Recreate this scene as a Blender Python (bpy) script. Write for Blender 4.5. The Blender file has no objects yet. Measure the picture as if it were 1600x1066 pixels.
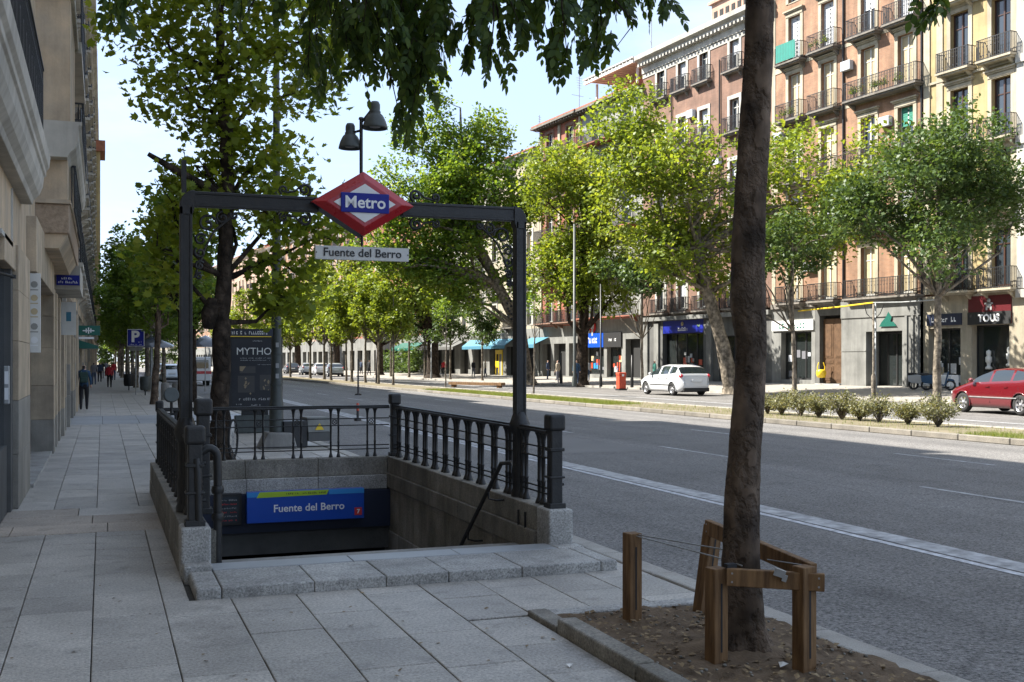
import bpy, bmesh, math, random
import numpy as np
from mathutils import Vector, Matrix
R = math.radians
scene = bpy.context.scene
C = scene.collection
rnd = random.Random(7)

# ------------------------------------------------------------------ camera
cam_d = bpy.data.cameras.new('camera')
cam = bpy.data.objects.new('camera', cam_d); C.objects.link(cam)
cam.location = (0, 0, 1.70); cam.rotation_euler = (R(90), 0, R(-20.194))
cam_d.sensor_width = 36; cam_d.lens = 39.15; cam_d.shift_y = 0.01875
cam_d.clip_start = 0.05; cam_d.clip_end = 3000
scene.camera = cam
# ------------------------------------------------------------------ sky, sun, exposure
SUN_EL, SUN_AZ = R(47), R(-58)          # azimuth from +Y towards +X
sund = Vector((math.sin(SUN_AZ)*math.cos(SUN_EL), math.cos(SUN_AZ)*math.cos(SUN_EL), math.sin(SUN_EL)))
w = bpy.data.worlds.new('World'); scene.world = w; w.use_nodes = True
nt = w.node_tree; nt.nodes.clear()
sky = nt.nodes.new('ShaderNodeTexSky'); sky.sky_type = 'NISHITA'; sky.sun_disc = False
sky.sun_elevation = SUN_EL; sky.sun_rotation = SUN_AZ; sky.air_density = 0.5; sky.dust_density = 0.8; sky.ozone_density = 1.0
tc = nt.nodes.new('ShaderNodeTexCoord'); mp = nt.nodes.new('ShaderNodeMapping'); mp.inputs['Scale'].default_value = (1.2, 1.2, 4.2)
mp.inputs['Rotation'].default_value = (0.15, 0.1, 0.4)
nz = nt.nodes.new('ShaderNodeTexNoise'); nz.inputs['Scale'].default_value = 2.4; nz.inputs['Detail'].default_value = 7; nz.inputs['Roughness'].default_value = 0.58
rp = nt.nodes.new('ShaderNodeValToRGB'); rp.color_ramp.elements[0].position = 0.50; rp.color_ramp.elements[1].position = 0.76
rp.color_ramp.elements[1].color = (.75, .75, .75, 1)
mx = nt.nodes.new('ShaderNodeMixRGB'); mx.inputs[2].default_value = (1.34, 1.367, 1.407, 1)
bg = nt.nodes.new('ShaderNodeBackground'); bg.inputs['Strength'].default_value = 0.125
out = nt.nodes.new('ShaderNodeOutputWorld')
L = nt.links.new
L(tc.outputs['Generated'], mp.inputs['Vector']); L(mp.outputs[0], nz.inputs['Vector']); L(nz.outputs['Fac'], rp.inputs[0])
# even pale veil added over the whole sky as fill light, with cloud wisps
ve = nt.nodes.new('ShaderNodeMixRGB'); ve.inputs[0].default_value = 0.85; ve.inputs[2].default_value = (0.76, 0.95, 1.24, 1)
L(sky.outputs[0], ve.inputs[1]); L(rp.outputs[0], mx.inputs[0]); L(ve.outputs[0], mx.inputs[1]); L(mx.outputs[0], bg.inputs[0]); L(bg.outputs[0], out.inputs[0])
sl = bpy.data.lights.new('sun', 'SUN'); sl.energy = 2.3; sl.angle = R(0.53); sl.color = (1, .95, .86)
so = bpy.data.objects.new('sun', sl); C.objects.link(so); so.location = (-40, 40, 60)
so.rotation_euler = sund.to_track_quat('Z', 'Y').to_euler()
scene.view_settings.view_transform = 'Standard'; scene.view_settings.look = 'None'
scene.view_settings.exposure = 2.85; scene.view_settings.gamma = 1.0; scene.view_settings.use_curve_mapping = False
scene.cycles.max_bounces = 7; scene.cycles.diffuse_bounces = 4; scene.cycles.glossy_bounces = 3
scene.cycles.transmission_bounces = 4; scene.cycles.transparent_max_bounces = 6
scene.cycles.use_denoising = True

# ------------------------------------------------------------------ materials
def mat(name, col, rough=.7, metal=0, var=0, scale=8, bump=0, bscale=None, col2=None, objvar=0, spec=.5, detail=6, coat=0, stretch=None):
    m = bpy.data.materials.new(name); m.use_nodes = True; n = m.node_tree.nodes; l = m.node_tree.links.new
    b = n['Principled BSDF']; b.inputs['Roughness'].default_value = rough; b.inputs['Metallic'].default_value = metal
    b.inputs['Specular IOR Level'].default_value = spec; b.inputs['Coat Weight'].default_value = coat
    c4 = (*col, 1); last = None
    tcn = n.new('ShaderNodeTexCoord'); vec = tcn.outputs['Object']
    if objvar or True:
        geo = n.new('ShaderNodeNewGeometry')
    if stretch:
        mpn = n.new('ShaderNodeMapping'); mpn.inputs['Scale'].default_value = stretch; l(geo.outputs['Position'] if stretch == 'w' else vec, mpn.inputs[0]); vec = mpn.outputs[0]
    if objvar:       # alike pieces share a mesh: take the world position so that their grain differs
        vec = geo.outputs['Position']
    if col2 is None and var: col2 = tuple(max(0, c*(1-var)) for c in col)
    if col2 is not None:
        t = n.new('ShaderNodeTexNoise'); t.inputs['Scale'].default_value = scale; t.inputs['Detail'].default_value = detail; t.inputs['Roughness'].default_value = .62
        l(vec, t.inputs['Vector'])
        r = n.new('ShaderNodeValToRGB'); r.color_ramp.elements[0].position = .33; r.color_ramp.elements[1].position = .67
        r.color_ramp.elements[0].color = (*col2, 1); r.color_ramp.elements[1].color = c4
        l(t.outputs['Fac'], r.inputs[0]); last = r.outputs[0]
        rr = n.new('ShaderNodeMapRange'); rr.inputs[3].default_value = max(0, rough-.1); rr.inputs[4].default_value = min(1, rough+.1)
        l(t.outputs['Fac'], rr.inputs[0]); l(rr.outputs[0], b.inputs['Roughness'])
    if objvar:
        oi = n.new('ShaderNodeObjectInfo'); h = n.new('ShaderNodeHueSaturation')
        mr = n.new('ShaderNodeMapRange'); mr.inputs[3].default_value = 1-objvar; mr.inputs[4].default_value = 1+objvar*.6
        l(oi.outputs['Random'], mr.inputs[0]); l(mr.outputs[0], h.inputs['Value'])
        if last: l(last, h.inputs['Color'])
        else: h.inputs['Color'].default_value = c4
        last = h.outputs[0]
    if last: l(last, b.inputs['Base Color'])
    else: b.inputs['Base Color'].default_value = c4
    if bump:
        t2 = n.new('ShaderNodeTexNoise'); t2.inputs['Scale'].default_value = bscale or scale*4; t2.inputs['Detail'].default_value = 5
        l(vec, t2.inputs['Vector']); bp = n.new('ShaderNodeBump'); bp.inputs['Strength'].default_value = bump; bp.inputs['Distance'].default_value = .01
        l(t2.outputs['Fac'], bp.inputs['Height']); l(bp.outputs[0], b.inputs['Normal'])
    return m

def speck(m, scale, amt, dark=(.04, .04, .045)):
    """adds mineral specks over a material's colour"""
    n = m.node_tree.nodes; l = m.node_tree.links.new; b = n['Principled BSDF']; lk = b.inputs['Base Color'].links
    geo = n.new('ShaderNodeNewGeometry'); t = n.new('ShaderNodeTexNoise'); t.inputs['Scale'].default_value = scale; t.inputs['Detail'].default_value = 3; t.inputs['Roughness'].default_value = .8
    l(geo.outputs['Position'], t.inputs['Vector']); r = n.new('ShaderNodeMapRange'); r.inputs[1].default_value = .3; r.inputs[2].default_value = .7; r.inputs[3].default_value = 1-amt; r.inputs[4].default_value = 1+amt
    l(t.outputs['Fac'], r.inputs[0]); mm = n.new('ShaderNodeVectorMath'); mm.operation = 'SCALE'
    if lk: l(lk[0].from_socket, mm.inputs[0])
    else: mm.inputs[0].default_value = b.inputs['Base Color'].default_value[:3]
    l(r.outputs[0], mm.inputs['Scale']); l(mm.outputs[0], b.inputs['Base Color'])
    return m

def streaks(m, amt=.25, sx=1.6, sz=.12):
    """rain streaks and blotches: soft vertical stains over the colour"""
    n = m.node_tree.nodes; l = m.node_tree.links.new; b = n['Principled BSDF']; lk = b.inputs['Base Color'].links
    geo = n.new('ShaderNodeNewGeometry'); cur = lk[0].from_socket if lk else None
    for sc_, sz_, lo, hi in ((sx, sz, 1-amt, 1+amt*.35), (.55, .5, 1-amt*.7, 1+amt*.4)):
        mpn = n.new('ShaderNodeMapping'); mpn.inputs['Scale'].default_value = (sc_, sc_, sz_); l(geo.outputs['Position'], mpn.inputs[0])
        t = n.new('ShaderNodeTexNoise'); t.inputs['Scale'].default_value = 1.0; t.inputs['Detail'].default_value = 8; t.inputs['Roughness'].default_value = .7; l(mpn.outputs[0], t.inputs['Vector'])
        r = n.new('ShaderNodeMapRange'); r.inputs[1].default_value = .35; r.inputs[2].default_value = .62; r.inputs[3].default_value = lo; r.inputs[4].default_value = hi; l(t.outputs['Fac'], r.inputs[0])
        mm = n.new('ShaderNodeVectorMath'); mm.operation = 'SCALE'
        if cur: l(cur, mm.inputs[0])
        else: mm.inputs[0].default_value = b.inputs['Base Color'].default_value[:3]
        l(r.outputs[0], mm.inputs['Scale']); cur = mm.outputs[0]
    l(cur, b.inputs['Base Color']); return m

def cracked(m, scale=.5, amt=.5, width=.012, z=1.0):
    """thin wandering cracks and long worn tracks"""
    n = m.node_tree.nodes; l = m.node_tree.links.new; b = n['Principled BSDF']; cur = b.inputs['Base Color'].links[0].from_socket
    geo = n.new('ShaderNodeNewGeometry'); nzn = n.new('ShaderNodeTexNoise'); nzn.inputs['Scale'].default_value = 1.1; nzn.inputs['Detail'].default_value = 6; l(geo.outputs['Position'], nzn.inputs['Vector'])
    mm = n.new('ShaderNodeMixRGB'); mm.inputs[0].default_value = .28; l(geo.outputs['Position'], mm.inputs[1]); l(nzn.outputs['Color'], mm.inputs[2])
    v = n.new('ShaderNodeTexVoronoi'); v.feature = 'DISTANCE_TO_EDGE'; v.inputs['Scale'].default_value = scale; l(mm.outputs[0], v.inputs['Vector'])
    r = n.new('ShaderNodeMapRange'); r.inputs[1].default_value = 0; r.inputs[2].default_value = width; r.inputs[3].default_value = 1-amt; r.inputs[4].default_value = 1; l(v.outputs['Distance'], r.inputs[0])
    mk_ = n.new('ShaderNodeTexNoise'); mk_.inputs['Scale'].default_value = .16; l(geo.outputs['Position'], mk_.inputs['Vector'])
    r2 = n.new('ShaderNodeMapRange'); r2.inputs[1].default_value = .46; r2.inputs[2].default_value = .56; l(mk_.outputs['Fac'], r2.inputs[0])
    mx_ = n.new('ShaderNodeMixRGB'); mx_.inputs[1].default_value = (1, 1, 1, 1); l(r2.outputs[0], mx_.inputs[0]); l(r.outputs[0], mx_.inputs[2])
    mpn = n.new('ShaderNodeMapping'); mpn.inputs['Scale'].default_value = (1.15, .03, 1); l(geo.outputs['Position'], mpn.inputs[0])
    tr = n.new('ShaderNodeTexNoise'); tr.inputs['Scale'].default_value = 1; tr.inputs['Detail'].default_value = 5; l(mpn.outputs[0], tr.inputs['Vector'])
    r3 = n.new('ShaderNodeMapRange'); r3.inputs[1].default_value = .3; r3.inputs[2].default_value = .7; r3.inputs[3].default_value = .78; r3.inputs[4].default_value = 1.2; l(tr.outputs['Fac'], r3.inputs[0])
    a = n.new('ShaderNodeVectorMath'); a.operation = 'MULTIPLY'; l(cur, a.inputs[0]); l(mx_.outputs[0], a.inputs[1])
    c = n.new('ShaderNodeVectorMath'); c.operation = 'SCALE'; l(a.outputs[0], c.inputs[0]); l(r3.outputs[0], c.inputs['Scale']); l(c.outputs[0], b.inputs['Base Color'])
    return m

def blots(m, scale=5, amt=.3, thr=.60):
    """dark spots and stains"""
    n = m.node_tree.nodes; l = m.node_tree.links.new; b = n['Principled BSDF']; cur = b.inputs['Base Color'].links[0].from_socket; geo = n.new('ShaderNodeNewGeometry')
    for sc_, th_, am_ in ((scale, thr, amt), (.8, .50, amt*.6), (26, .63, amt*1.5)):
        t = n.new('ShaderNodeTexNoise'); t.inputs['Scale'].default_value = sc_; t.inputs['Detail'].default_value = 4; l(geo.outputs['Position'], t.inputs['Vector'])
        r = n.new('ShaderNodeMapRange'); r.inputs[1].default_value = th_; r.inputs[2].default_value = th_+.1; r.inputs[3].default_value = 1; r.inputs[4].default_value = 1-am_; l(t.outputs['Fac'], r.inputs[0])
        c = n.new('ShaderNodeVectorMath'); c.operation = 'SCALE'; l(cur, c.inputs[0]); l(r.outputs[0], c.inputs['Scale']); cur = c.outputs[0]
    l(cur, b.inputs['Base Color']); return m

def brickmat(name, c1, c2, mortar, sc=1.0):
    m = mat(name, c1, .85); n = m.node_tree.nodes; l = m.node_tree.links.new; b = n['Principled BSDF']
    tcn = n.new('ShaderNodeTexCoord'); sx = n.new('ShaderNodeSeparateXYZ'); cx = n.new('ShaderNodeCombineXYZ'); l(tcn.outputs['Object'], sx.inputs[0])
    ad = n.new('ShaderNodeMath'); ad.operation = 'ADD'; l(sx.outputs[0], ad.inputs[0]); l(sx.outputs[1], ad.inputs[1]); l(ad.outputs[0], cx.inputs[0]); l(sx.outputs[2], cx.inputs[1])
    br = n.new('ShaderNodeTexBrick'); br.inputs['Scale'].default_value = sc; br.inputs['Color1'].default_value = (*c1, 1); br.inputs['Color2'].default_value = (*c2, 1); br.inputs['Mortar'].default_value = (*mortar, 1)
    br.inputs['Brick Width'].default_value = .26; br.inputs['Row Height'].default_value = .07; br.inputs['Mortar Size'].default_value = .008; l(cx.outputs[0], br.inputs['Vector'])
    t = n.new('ShaderNodeTexNoise'); t.inputs['Scale'].default_value = .9; t.inputs['Detail'].default_value = 8; l(tcn.outputs['Object'], t.inputs['Vector'])
    r = n.new('ShaderNodeMapRange'); r.inputs[1].default_value = .3; r.inputs[2].default_value = .7; r.inputs[3].default_value = .72; r.inputs[4].default_value = 1.18; l(t.outputs['Fac'], r.inputs[0])
    mm = n.new('ShaderNodeVectorMath'); mm.operation = 'SCALE'; l(br.outputs['Color'], mm.inputs[0]); l(r.outputs[0], mm.inputs['Scale']); l(mm.outputs[0], b.inputs['Base Color'])
    return m

def leafmat(name, cols, trans=.45, rough=.5):
    m = bpy.data.materials.new(name); m.use_nodes = True; n = m.node_tree.nodes; l = m.node_tree.links.new
    b = n['Principled BSDF']; b.inputs['Roughness'].default_value = rough; b.inputs['Specular IOR Level'].default_value = .35
    at = n.new('ShaderNodeAttribute'); at.attribute_name = 'tint'
    r = n.new('ShaderNodeValToRGB'); el = r.color_ramp.elements
    el[0].position = 0; el[0].color = (*cols[0], 1); el[1].position = 1; el[1].color = (*cols[-1], 1)
    for i, c in enumerate(cols[1:-1]): e = el.new((i+1)/(len(cols)-1)); e.color = (*c, 1)
    l(at.outputs['Fac'], r.inputs[0]); l(r.outputs[0], b.inputs['Base Color'])
    tr = n.new('ShaderNodeBsdfTranslucent'); g = n.new('ShaderNodeVectorMath'); g.operation = 'MULTIPLY'; g.inputs[1].default_value = (1.35, 1.22, .55)
    l(r.outputs[0], g.inputs[0]); l(g.outputs[0], tr.inputs[0])
    ms = n.new('ShaderNodeMixShader'); ms.inputs[0].default_value = trans; l(b.outputs[0], ms.inputs[1]); l(tr.outputs[0], ms.inputs[2])
    l(ms.outputs[0], n['Material Output'].inputs[0])
    return m

def barkmat(name, c1, c2, sc=6, bump=.6):
    m = mat(name, c1, .9, col2=c2, scale=sc, bump=bump, bscale=sc*3, stretch=(1, 1, .35), spec=.2)
    n = m.node_tree.nodes; l = m.node_tree.links.new; b = n['Principled BSDF']; tcn = n.new('ShaderNodeTexCoord')
    mpn = n.new('ShaderNodeMapping'); mpn.inputs['Scale'].default_value = (sc*3, sc*3, sc*2.6); l(tcn.outputs['Object'], mpn.inputs[0])
    nn = n.new('ShaderNodeTexNoise'); nn.inputs['Scale'].default_value = 1.3; nn.inputs['Detail'].default_value = 5; l(mpn.outputs[0], nn.inputs['Vector'])
    mm = n.new('ShaderNodeMixRGB'); mm.inputs[0].default_value = .75; l(mpn.outputs[0], mm.inputs[1]); l(nn.outputs['Color'], mm.inputs[2])
    v = n.new('ShaderNodeTexVoronoi'); v.feature = 'DISTANCE_TO_EDGE'; v.inputs['Scale'].default_value = 1; l(mm.outputs[0], v.inputs['Vector'])
    r = n.new('ShaderNodeMapRange'); r.inputs[1].default_value = 0; r.inputs[2].default_value = .16; l(v.outputs['Distance'], r.inputs[0])
    r2 = n.new('ShaderNodeMapRange'); r2.inputs[3].default_value = .86; r2.inputs[4].default_value = 1.03; l(r.outputs[0], r2.inputs[0])
    v2 = n.new('ShaderNodeTexNoise'); v2.inputs['Scale'].default_value = 5.5; v2.inputs['Detail'].default_value = 7; l(tcn.outputs['Object'], v2.inputs['Vector'])
    r4 = n.new('ShaderNodeMapRange'); r4.inputs[1].default_value = .35; r4.inputs[2].default_value = .65; r4.inputs[3].default_value = .45; r4.inputs[4].default_value = 1.5; l(v2.outputs['Fac'], r4.inputs[0])
    mu_ = n.new('ShaderNodeMath'); mu_.operation = 'MULTIPLY'; l(r2.outputs[0], mu_.inputs[0]); l(r4.outputs[0], mu_.inputs[1])
    c = n.new('ShaderNodeVectorMath'); c.operation = 'SCALE'; l(b.inputs['Base Color'].links[0].from_socket, c.inputs[0]); l(mu_.outputs[0], c.inputs['Scale']); l(c.outputs[0], b.inputs['Base Color'])
    bp = n.new('ShaderNodeBump'); bp.inputs['Strength'].default_value = min(1, bump); bp.inputs['Distance'].default_value = .02; l(r.outputs[0], bp.inputs['Height']); l(b.inputs['Normal'].links[0].from_socket, bp.inputs['Normal']); l(bp.outputs[0], b.inputs['Normal'])
    return m

def glassmat(name, col=(.03, .035, .04), rough=.06):
    return mat(name, col, rough, spec=.9, coat=.3)

M = {}
M['asphalt'] = speck(mat('asphalt', (.150, .142, .134), .8, col2=(.115, .109, .103), scale=.35, bump=.8, bscale=60), 36, 1.0)
M['slab'] = speck(mat('granite_slab', (.45, .42, .375), .55, col2=(.34, .315, .28), scale=2.2, bump=.25, bscale=60, objvar=.2), 52, .5)
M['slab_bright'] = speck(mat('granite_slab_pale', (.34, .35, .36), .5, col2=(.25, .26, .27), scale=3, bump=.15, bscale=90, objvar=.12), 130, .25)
M['slab_warm'] = speck(mat('warm_slab', (.44, .375, .31), .65, col2=(.34, .29, .24), scale=2.5, bump=.25, bscale=60, objvar=.18), 52, .5)
M['mortar'] = mat('mortar', (.085, .08, .072), .95, var=.4, scale=6)
M['granite'] = speck(mat('granite', (.42, .41, .385), .7, col2=(.30, .29, .27), scale=2.6, bump=.35, bscale=50, objvar=.12), 60, .6)
M['granite_old'] = speck(mat('weathered_granite', (.27, .25, .215), .75, col2=(.15, .135, .105), scale=1.6, bump=.35, bscale=50, objvar=.12, detail=9), 60, .5)
M['concrete'] = mat('concrete', (.30, .29, .27), .85, col2=(.19, .18, .165), scale=1.8, bump=.3, bscale=40)
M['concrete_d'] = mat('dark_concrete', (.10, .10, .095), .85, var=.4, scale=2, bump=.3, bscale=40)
M['kerb'] = speck(mat('kerb_granite', (.42, .395, .35), .75, col2=(.28, .26, .23), scale=2, bump=.3, bscale=60, objvar=.12), 110, .3)
M['iron'] = mat('black_iron_paint', (.0085, .0085, .009), .45, col2=(.017, .016, .015), scale=14, bump=.25, bscale=50, spec=.5)
M['iron_g'] = mat('grey_iron_paint', (.065, .075, .07), .5, var=.35, scale=9, bump=.15)
M['galv'] = mat('galvanised_steel', (.38, .39, .39), .5, metal=.5, var=.3, scale=9)
M['kerb_old'] = speck(mat('old_kerb_stone', (.21, .19, .16), .85, col2=(.13, .118, .10), scale=2, bump=.4, bscale=40, objvar=.2), 60, .4)
M['wood'] = mat('stake_wood', (.25, .145, .068), .75, col2=(.095, .052, .025), scale=7, bump=.4, bscale=22, stretch=(3.2, 3.2, .4), spec=.25)
M['soil'] = mat('planter_soil', (.20, .145, .098), 1, col2=(.10, .073, .05), scale=5, bump=1, bscale=45, detail=10, spec=.1)
M['soil_dry'] = mat('median_soil', (.20, .17, .12), 1, col2=(.12, .105, .065), scale=1.2, bump=.5, bscale=20, spec=.1)
M['litter'] = mat('dry_leaf', (.30, .22, .12), .9, col2=(.14, .085, .04), scale=30)
M['paper'] = mat('paper', (.75, .73, .68), .8)
M['line'] = mat('road_paint', (.62, .63, .65), .7, col2=(.25, .25, .26), scale=9, detail=12)
M['line_worn'] = mat('worn_road_paint', (.46, .46, .46), .75, col2=(.16, .16, .16), scale=6, detail=14)
M['red'] = mat('red_enamel', (.40, .008, .014), .28, spec=.5, coat=.25, var=.15, scale=3)
M['white'] = mat('white_enamel', (.74, .74, .73), .35)
M['blue'] = mat('blue_enamel', (.010, .018, .24), .45, spec=.3)
M['blue_b'] = mat('bright_blue_panel', (.006, .065, .40), .35, coat=.3)
M['cyan'] = mat('light_blue_strip', (.03, .25, .60), .4)
M['lime'] = mat('lime_strip', (.38, .55, .03), .4)
M['board'] = mat('white_board', (.60, .60, .57), .4, var=.12, scale=6)
M['navy'] = mat('navy_panel', (.014, .02, .045), .4)
M['black'] = mat('black_matt', (.012, .012, .013), .6)
M['dark'] = mat('dark_interior', (.012, .012, .012), .8)
M['textw'] = mat('white_lettering', (.80, .80, .80), .5)
M['textb'] = mat('black_lettering', (.012, .012, .014), .5)
M['textg'] = mat('grey_lettering', (.33, .33, .33), .5)
M['textr'] = mat('red_lettering', (.6, .04, .04), .5)
M['glass'] = glassmat('window_glass', (.035, .045, .055))
M['glass_shop'] = glassmat('shop_glass', (.02, .024, .024), .05)
M['curtain'] = mat('cream_shutter', (.46, .37, .22), .6, var=.15, scale=5)
M['blind'] = mat('white_blind', (.45, .47, .50), .6, var=.1, scale=6)
M['greenblind'] = mat('green_blind', (.03, .22, .15), .6, var=.2, scale=4)
M['frame_w'] = mat('white_window_frame', (.50, .49, .45), .5)
M['frame_d'] = mat('dark_wood_frame', (.05, .022, .014), .4)
M['cream'] = mat('cream_plaster', (0.396, 0.350, 0.264), .8, col2=(0.330, 0.284, 0.205), scale=1.3, detail=9, bump=.1)
M['cream_w'] = mat('pale_plaster', (0.436, 0.422, 0.383), .8, col2=(0.363, 0.343, 0.304), scale=1.4, detail=9, bump=.1)
M['yellow'] = mat('yellow_plaster', (0.406, 0.315, 0.154), .85, col2=(0.336, 0.252, 0.119), scale=.9, detail=9, bump=.1)
M['brick'] = brickmat('orange_brick', (.31, .158, .088), (.255, .125, .068), (.27, .20, .14))
M['brick_d'] = brickmat('brown_brick', (.22, .115, .075), (.18, .09, .06), (.18, .135, .105))
M['brick_r'] = brickmat('red_brick', (.34, .095, .055), (.28, .075, .042), (.22, .13, .09))
M['pinkw'] = mat('pink_plaster', (0.420, 0.270, 0.203), .85, col2=(0.352, 0.217, 0.158), scale=.8, detail=8)
M['greyp'] = mat('grey_plaster', (0.270, 0.270, 0.247), .85, col2=(0.203, 0.203, 0.188), scale=.9, detail=9)
M['greys'] = mat('grey_stone', (0.205, 0.205, 0.192), .8, col2=(0.149, 0.149, 0.140), scale=1.1, detail=9, bump=.2)
M['greys_d'] = mat('dark_grey_stone', (0.119, 0.119, 0.115), .8, col2=(0.077, 0.077, 0.073), scale=1.1, detail=9, bump=.2)
M['rail'] = mat('balcony_iron', (.013, .013, .015), .5)
M['slabd'] = mat('balcony_slab', (.20, .18, .155), .85, var=.35, scale=4)
M['tile'] = mat('roof_tile', (.36, .14, .08), .9, var=.4, scale=3, bump=.5, bscale=12)
M['roofg'] = mat('zinc_roof', (.20, .19, .19), .7, var=.3, scale=2)
M['door'] = mat('panelled_wood', (.115, .062, .03), .55, var=.4, scale=5)
M['stoneclad'] = speck(mat('limestone_cladding', (.58, .46, .32), .7, col2=(.385, .31, .225), scale=2.4, bump=.15, bscale=40, detail=9, objvar=.1), 60, .12)
M['stonegrey'] = speck(mat('grey_limestone', (.36, .335, .29), .7, col2=(.26, .24, .205), scale=2.4, bump=.15, bscale=40, detail=9, objvar=.1), 60, .12)
M['render'] = mat('buff_render', (.58, .44, .29), .85, col2=(.38, .315, .235), scale=1.5, bump=.25, bscale=30, detail=9)
M['render_p'] = mat('pale_render', (.50, .47, .41), .85, col2=(.41, .385, .33), scale=1.2, bump=.1, detail=9)
M['rough_st'] = mat('vermiculated_stone', (.40, .30, .21), .9, col2=(.24, .175, .115), scale=14, bump=1, bscale=24)
M['wallgreen'] = mat('dark_green_panel', (.01, .10, .075), .4)
M['teal'] = mat('teal_cloth', (.01, .19, .15), .7, var=.2, scale=5)
M['awn'] = mat('blue_awning', (.05, .19, .28), .7, var=.2, scale=3)
M['pyel'] = mat('yellow_plastic', (.72, .50, .02), .4)
M['orange'] = mat('orange_red_plastic', (.55, .07, .03), .45, var=.2, scale=5)
M['carw'] = mat('white_car_paint', (.52, .53, .54), .25, coat=.8)
M['carr'] = mat('red_car_paint', (.105, .006, .010), .22, coat=.9)
M['cars'] = mat('silver_car_paint', (.42, .44, .46), .3, metal=.4, coat=.6)
M['card'] = mat('dark_car_paint', (.05, .055, .07), .25, coat=.7)
M['carglass'] = glassmat('car_glass', (.018, .024, .028), .02)
M['tyre'] = mat('tyre', (.015, .015, .015), .85)
M['rim'] = mat('alloy_rim', (.5, .5, .52), .3, metal=.8)
M['tail'] = mat('tail_light_lens', (.45, .015, .03), .2, coat=.6)
M['head'] = mat('headlight_lens', (.65, .68, .7), .1, coat=.6)
M['plate'] = mat('number_plate', (.65, .66, .66), .4)
M['skin'] = mat('skin', (.42, .26, .19), .6)
M['hair'] = mat('dark_hair', (.02, .015, .012), .6)
for nme, c in dict(c_navy=(.03, .05, .10), c_blue=(.02, .06, .12), c_red=(.48, .02, .035), c_black=(.012, .012, .016), c_white=(.6, .6, .6), c_grey=(.16, .16, .18), c_jean=(.05, .075, .13), c_green=(.03, .16, .13), c_bag=(.02, .05, .045), c_beige=(.4, .33, .24)).items():
    M[nme] = mat('cloth_'+nme[2:], c, .85, var=.25, scale=12)
M['bark_d'] = barkmat('dark_bark', (.062, .046, .034), (.022, .016, .012), 7, .9)
M['bark_f'] = barkmat('brown_bark', (.15, .108, .076), (.055, .04, .03), 5, .9)
M['bark_p'] = barkmat('plane_bark', (.24, .205, .16), (.12, .10, .075), 3, .5)
M['bark_s'] = barkmat('grey_sapling_bark', (.20, .17, .135), (.11, .095, .075), 6, .4)
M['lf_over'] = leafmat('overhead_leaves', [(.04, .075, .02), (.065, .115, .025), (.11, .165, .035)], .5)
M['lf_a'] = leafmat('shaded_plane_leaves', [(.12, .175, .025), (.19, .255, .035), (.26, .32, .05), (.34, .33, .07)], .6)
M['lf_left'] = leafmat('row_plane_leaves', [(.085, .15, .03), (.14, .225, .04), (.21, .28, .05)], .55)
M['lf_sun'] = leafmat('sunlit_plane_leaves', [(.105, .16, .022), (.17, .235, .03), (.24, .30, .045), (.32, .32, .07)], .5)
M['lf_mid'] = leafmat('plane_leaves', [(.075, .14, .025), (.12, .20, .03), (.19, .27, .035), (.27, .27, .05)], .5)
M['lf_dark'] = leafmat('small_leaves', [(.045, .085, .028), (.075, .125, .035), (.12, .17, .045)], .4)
M['lf_bush'] = leafmat('bush_leaves', [(.11, .12, .055), (.17, .175, .09), (.25, .24, .14)], .35)
M['grass'] = leafmat('grass_blades', [(.10, .15, .025), (.16, .21, .035), (.24, .25, .08)], .35)

for k_ in ('cream', 'cream_w', 'yellow', 'brick', 'brick_d', 'brick_r', 'pinkw', 'greyp', 'greys', 'greys_d', 'render', 'render_p', 'stoneclad', 'stonegrey', 'slabd'): streaks(M[k_], .28)
streaks(M['granite_old'], .4, 3, .8); streaks(M['granite'], .22, 2, 1.5); streaks(M['concrete'], .35, 3, .3)
cracked(M['asphalt'], .45, .45, .010); blots(M['asphalt'], 1.6, .16, .62)
for k_ in ('slab', 'slab_warm', 'granite', 'kerb'): blots(M[k_], 4.5, .22, .58)
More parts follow.
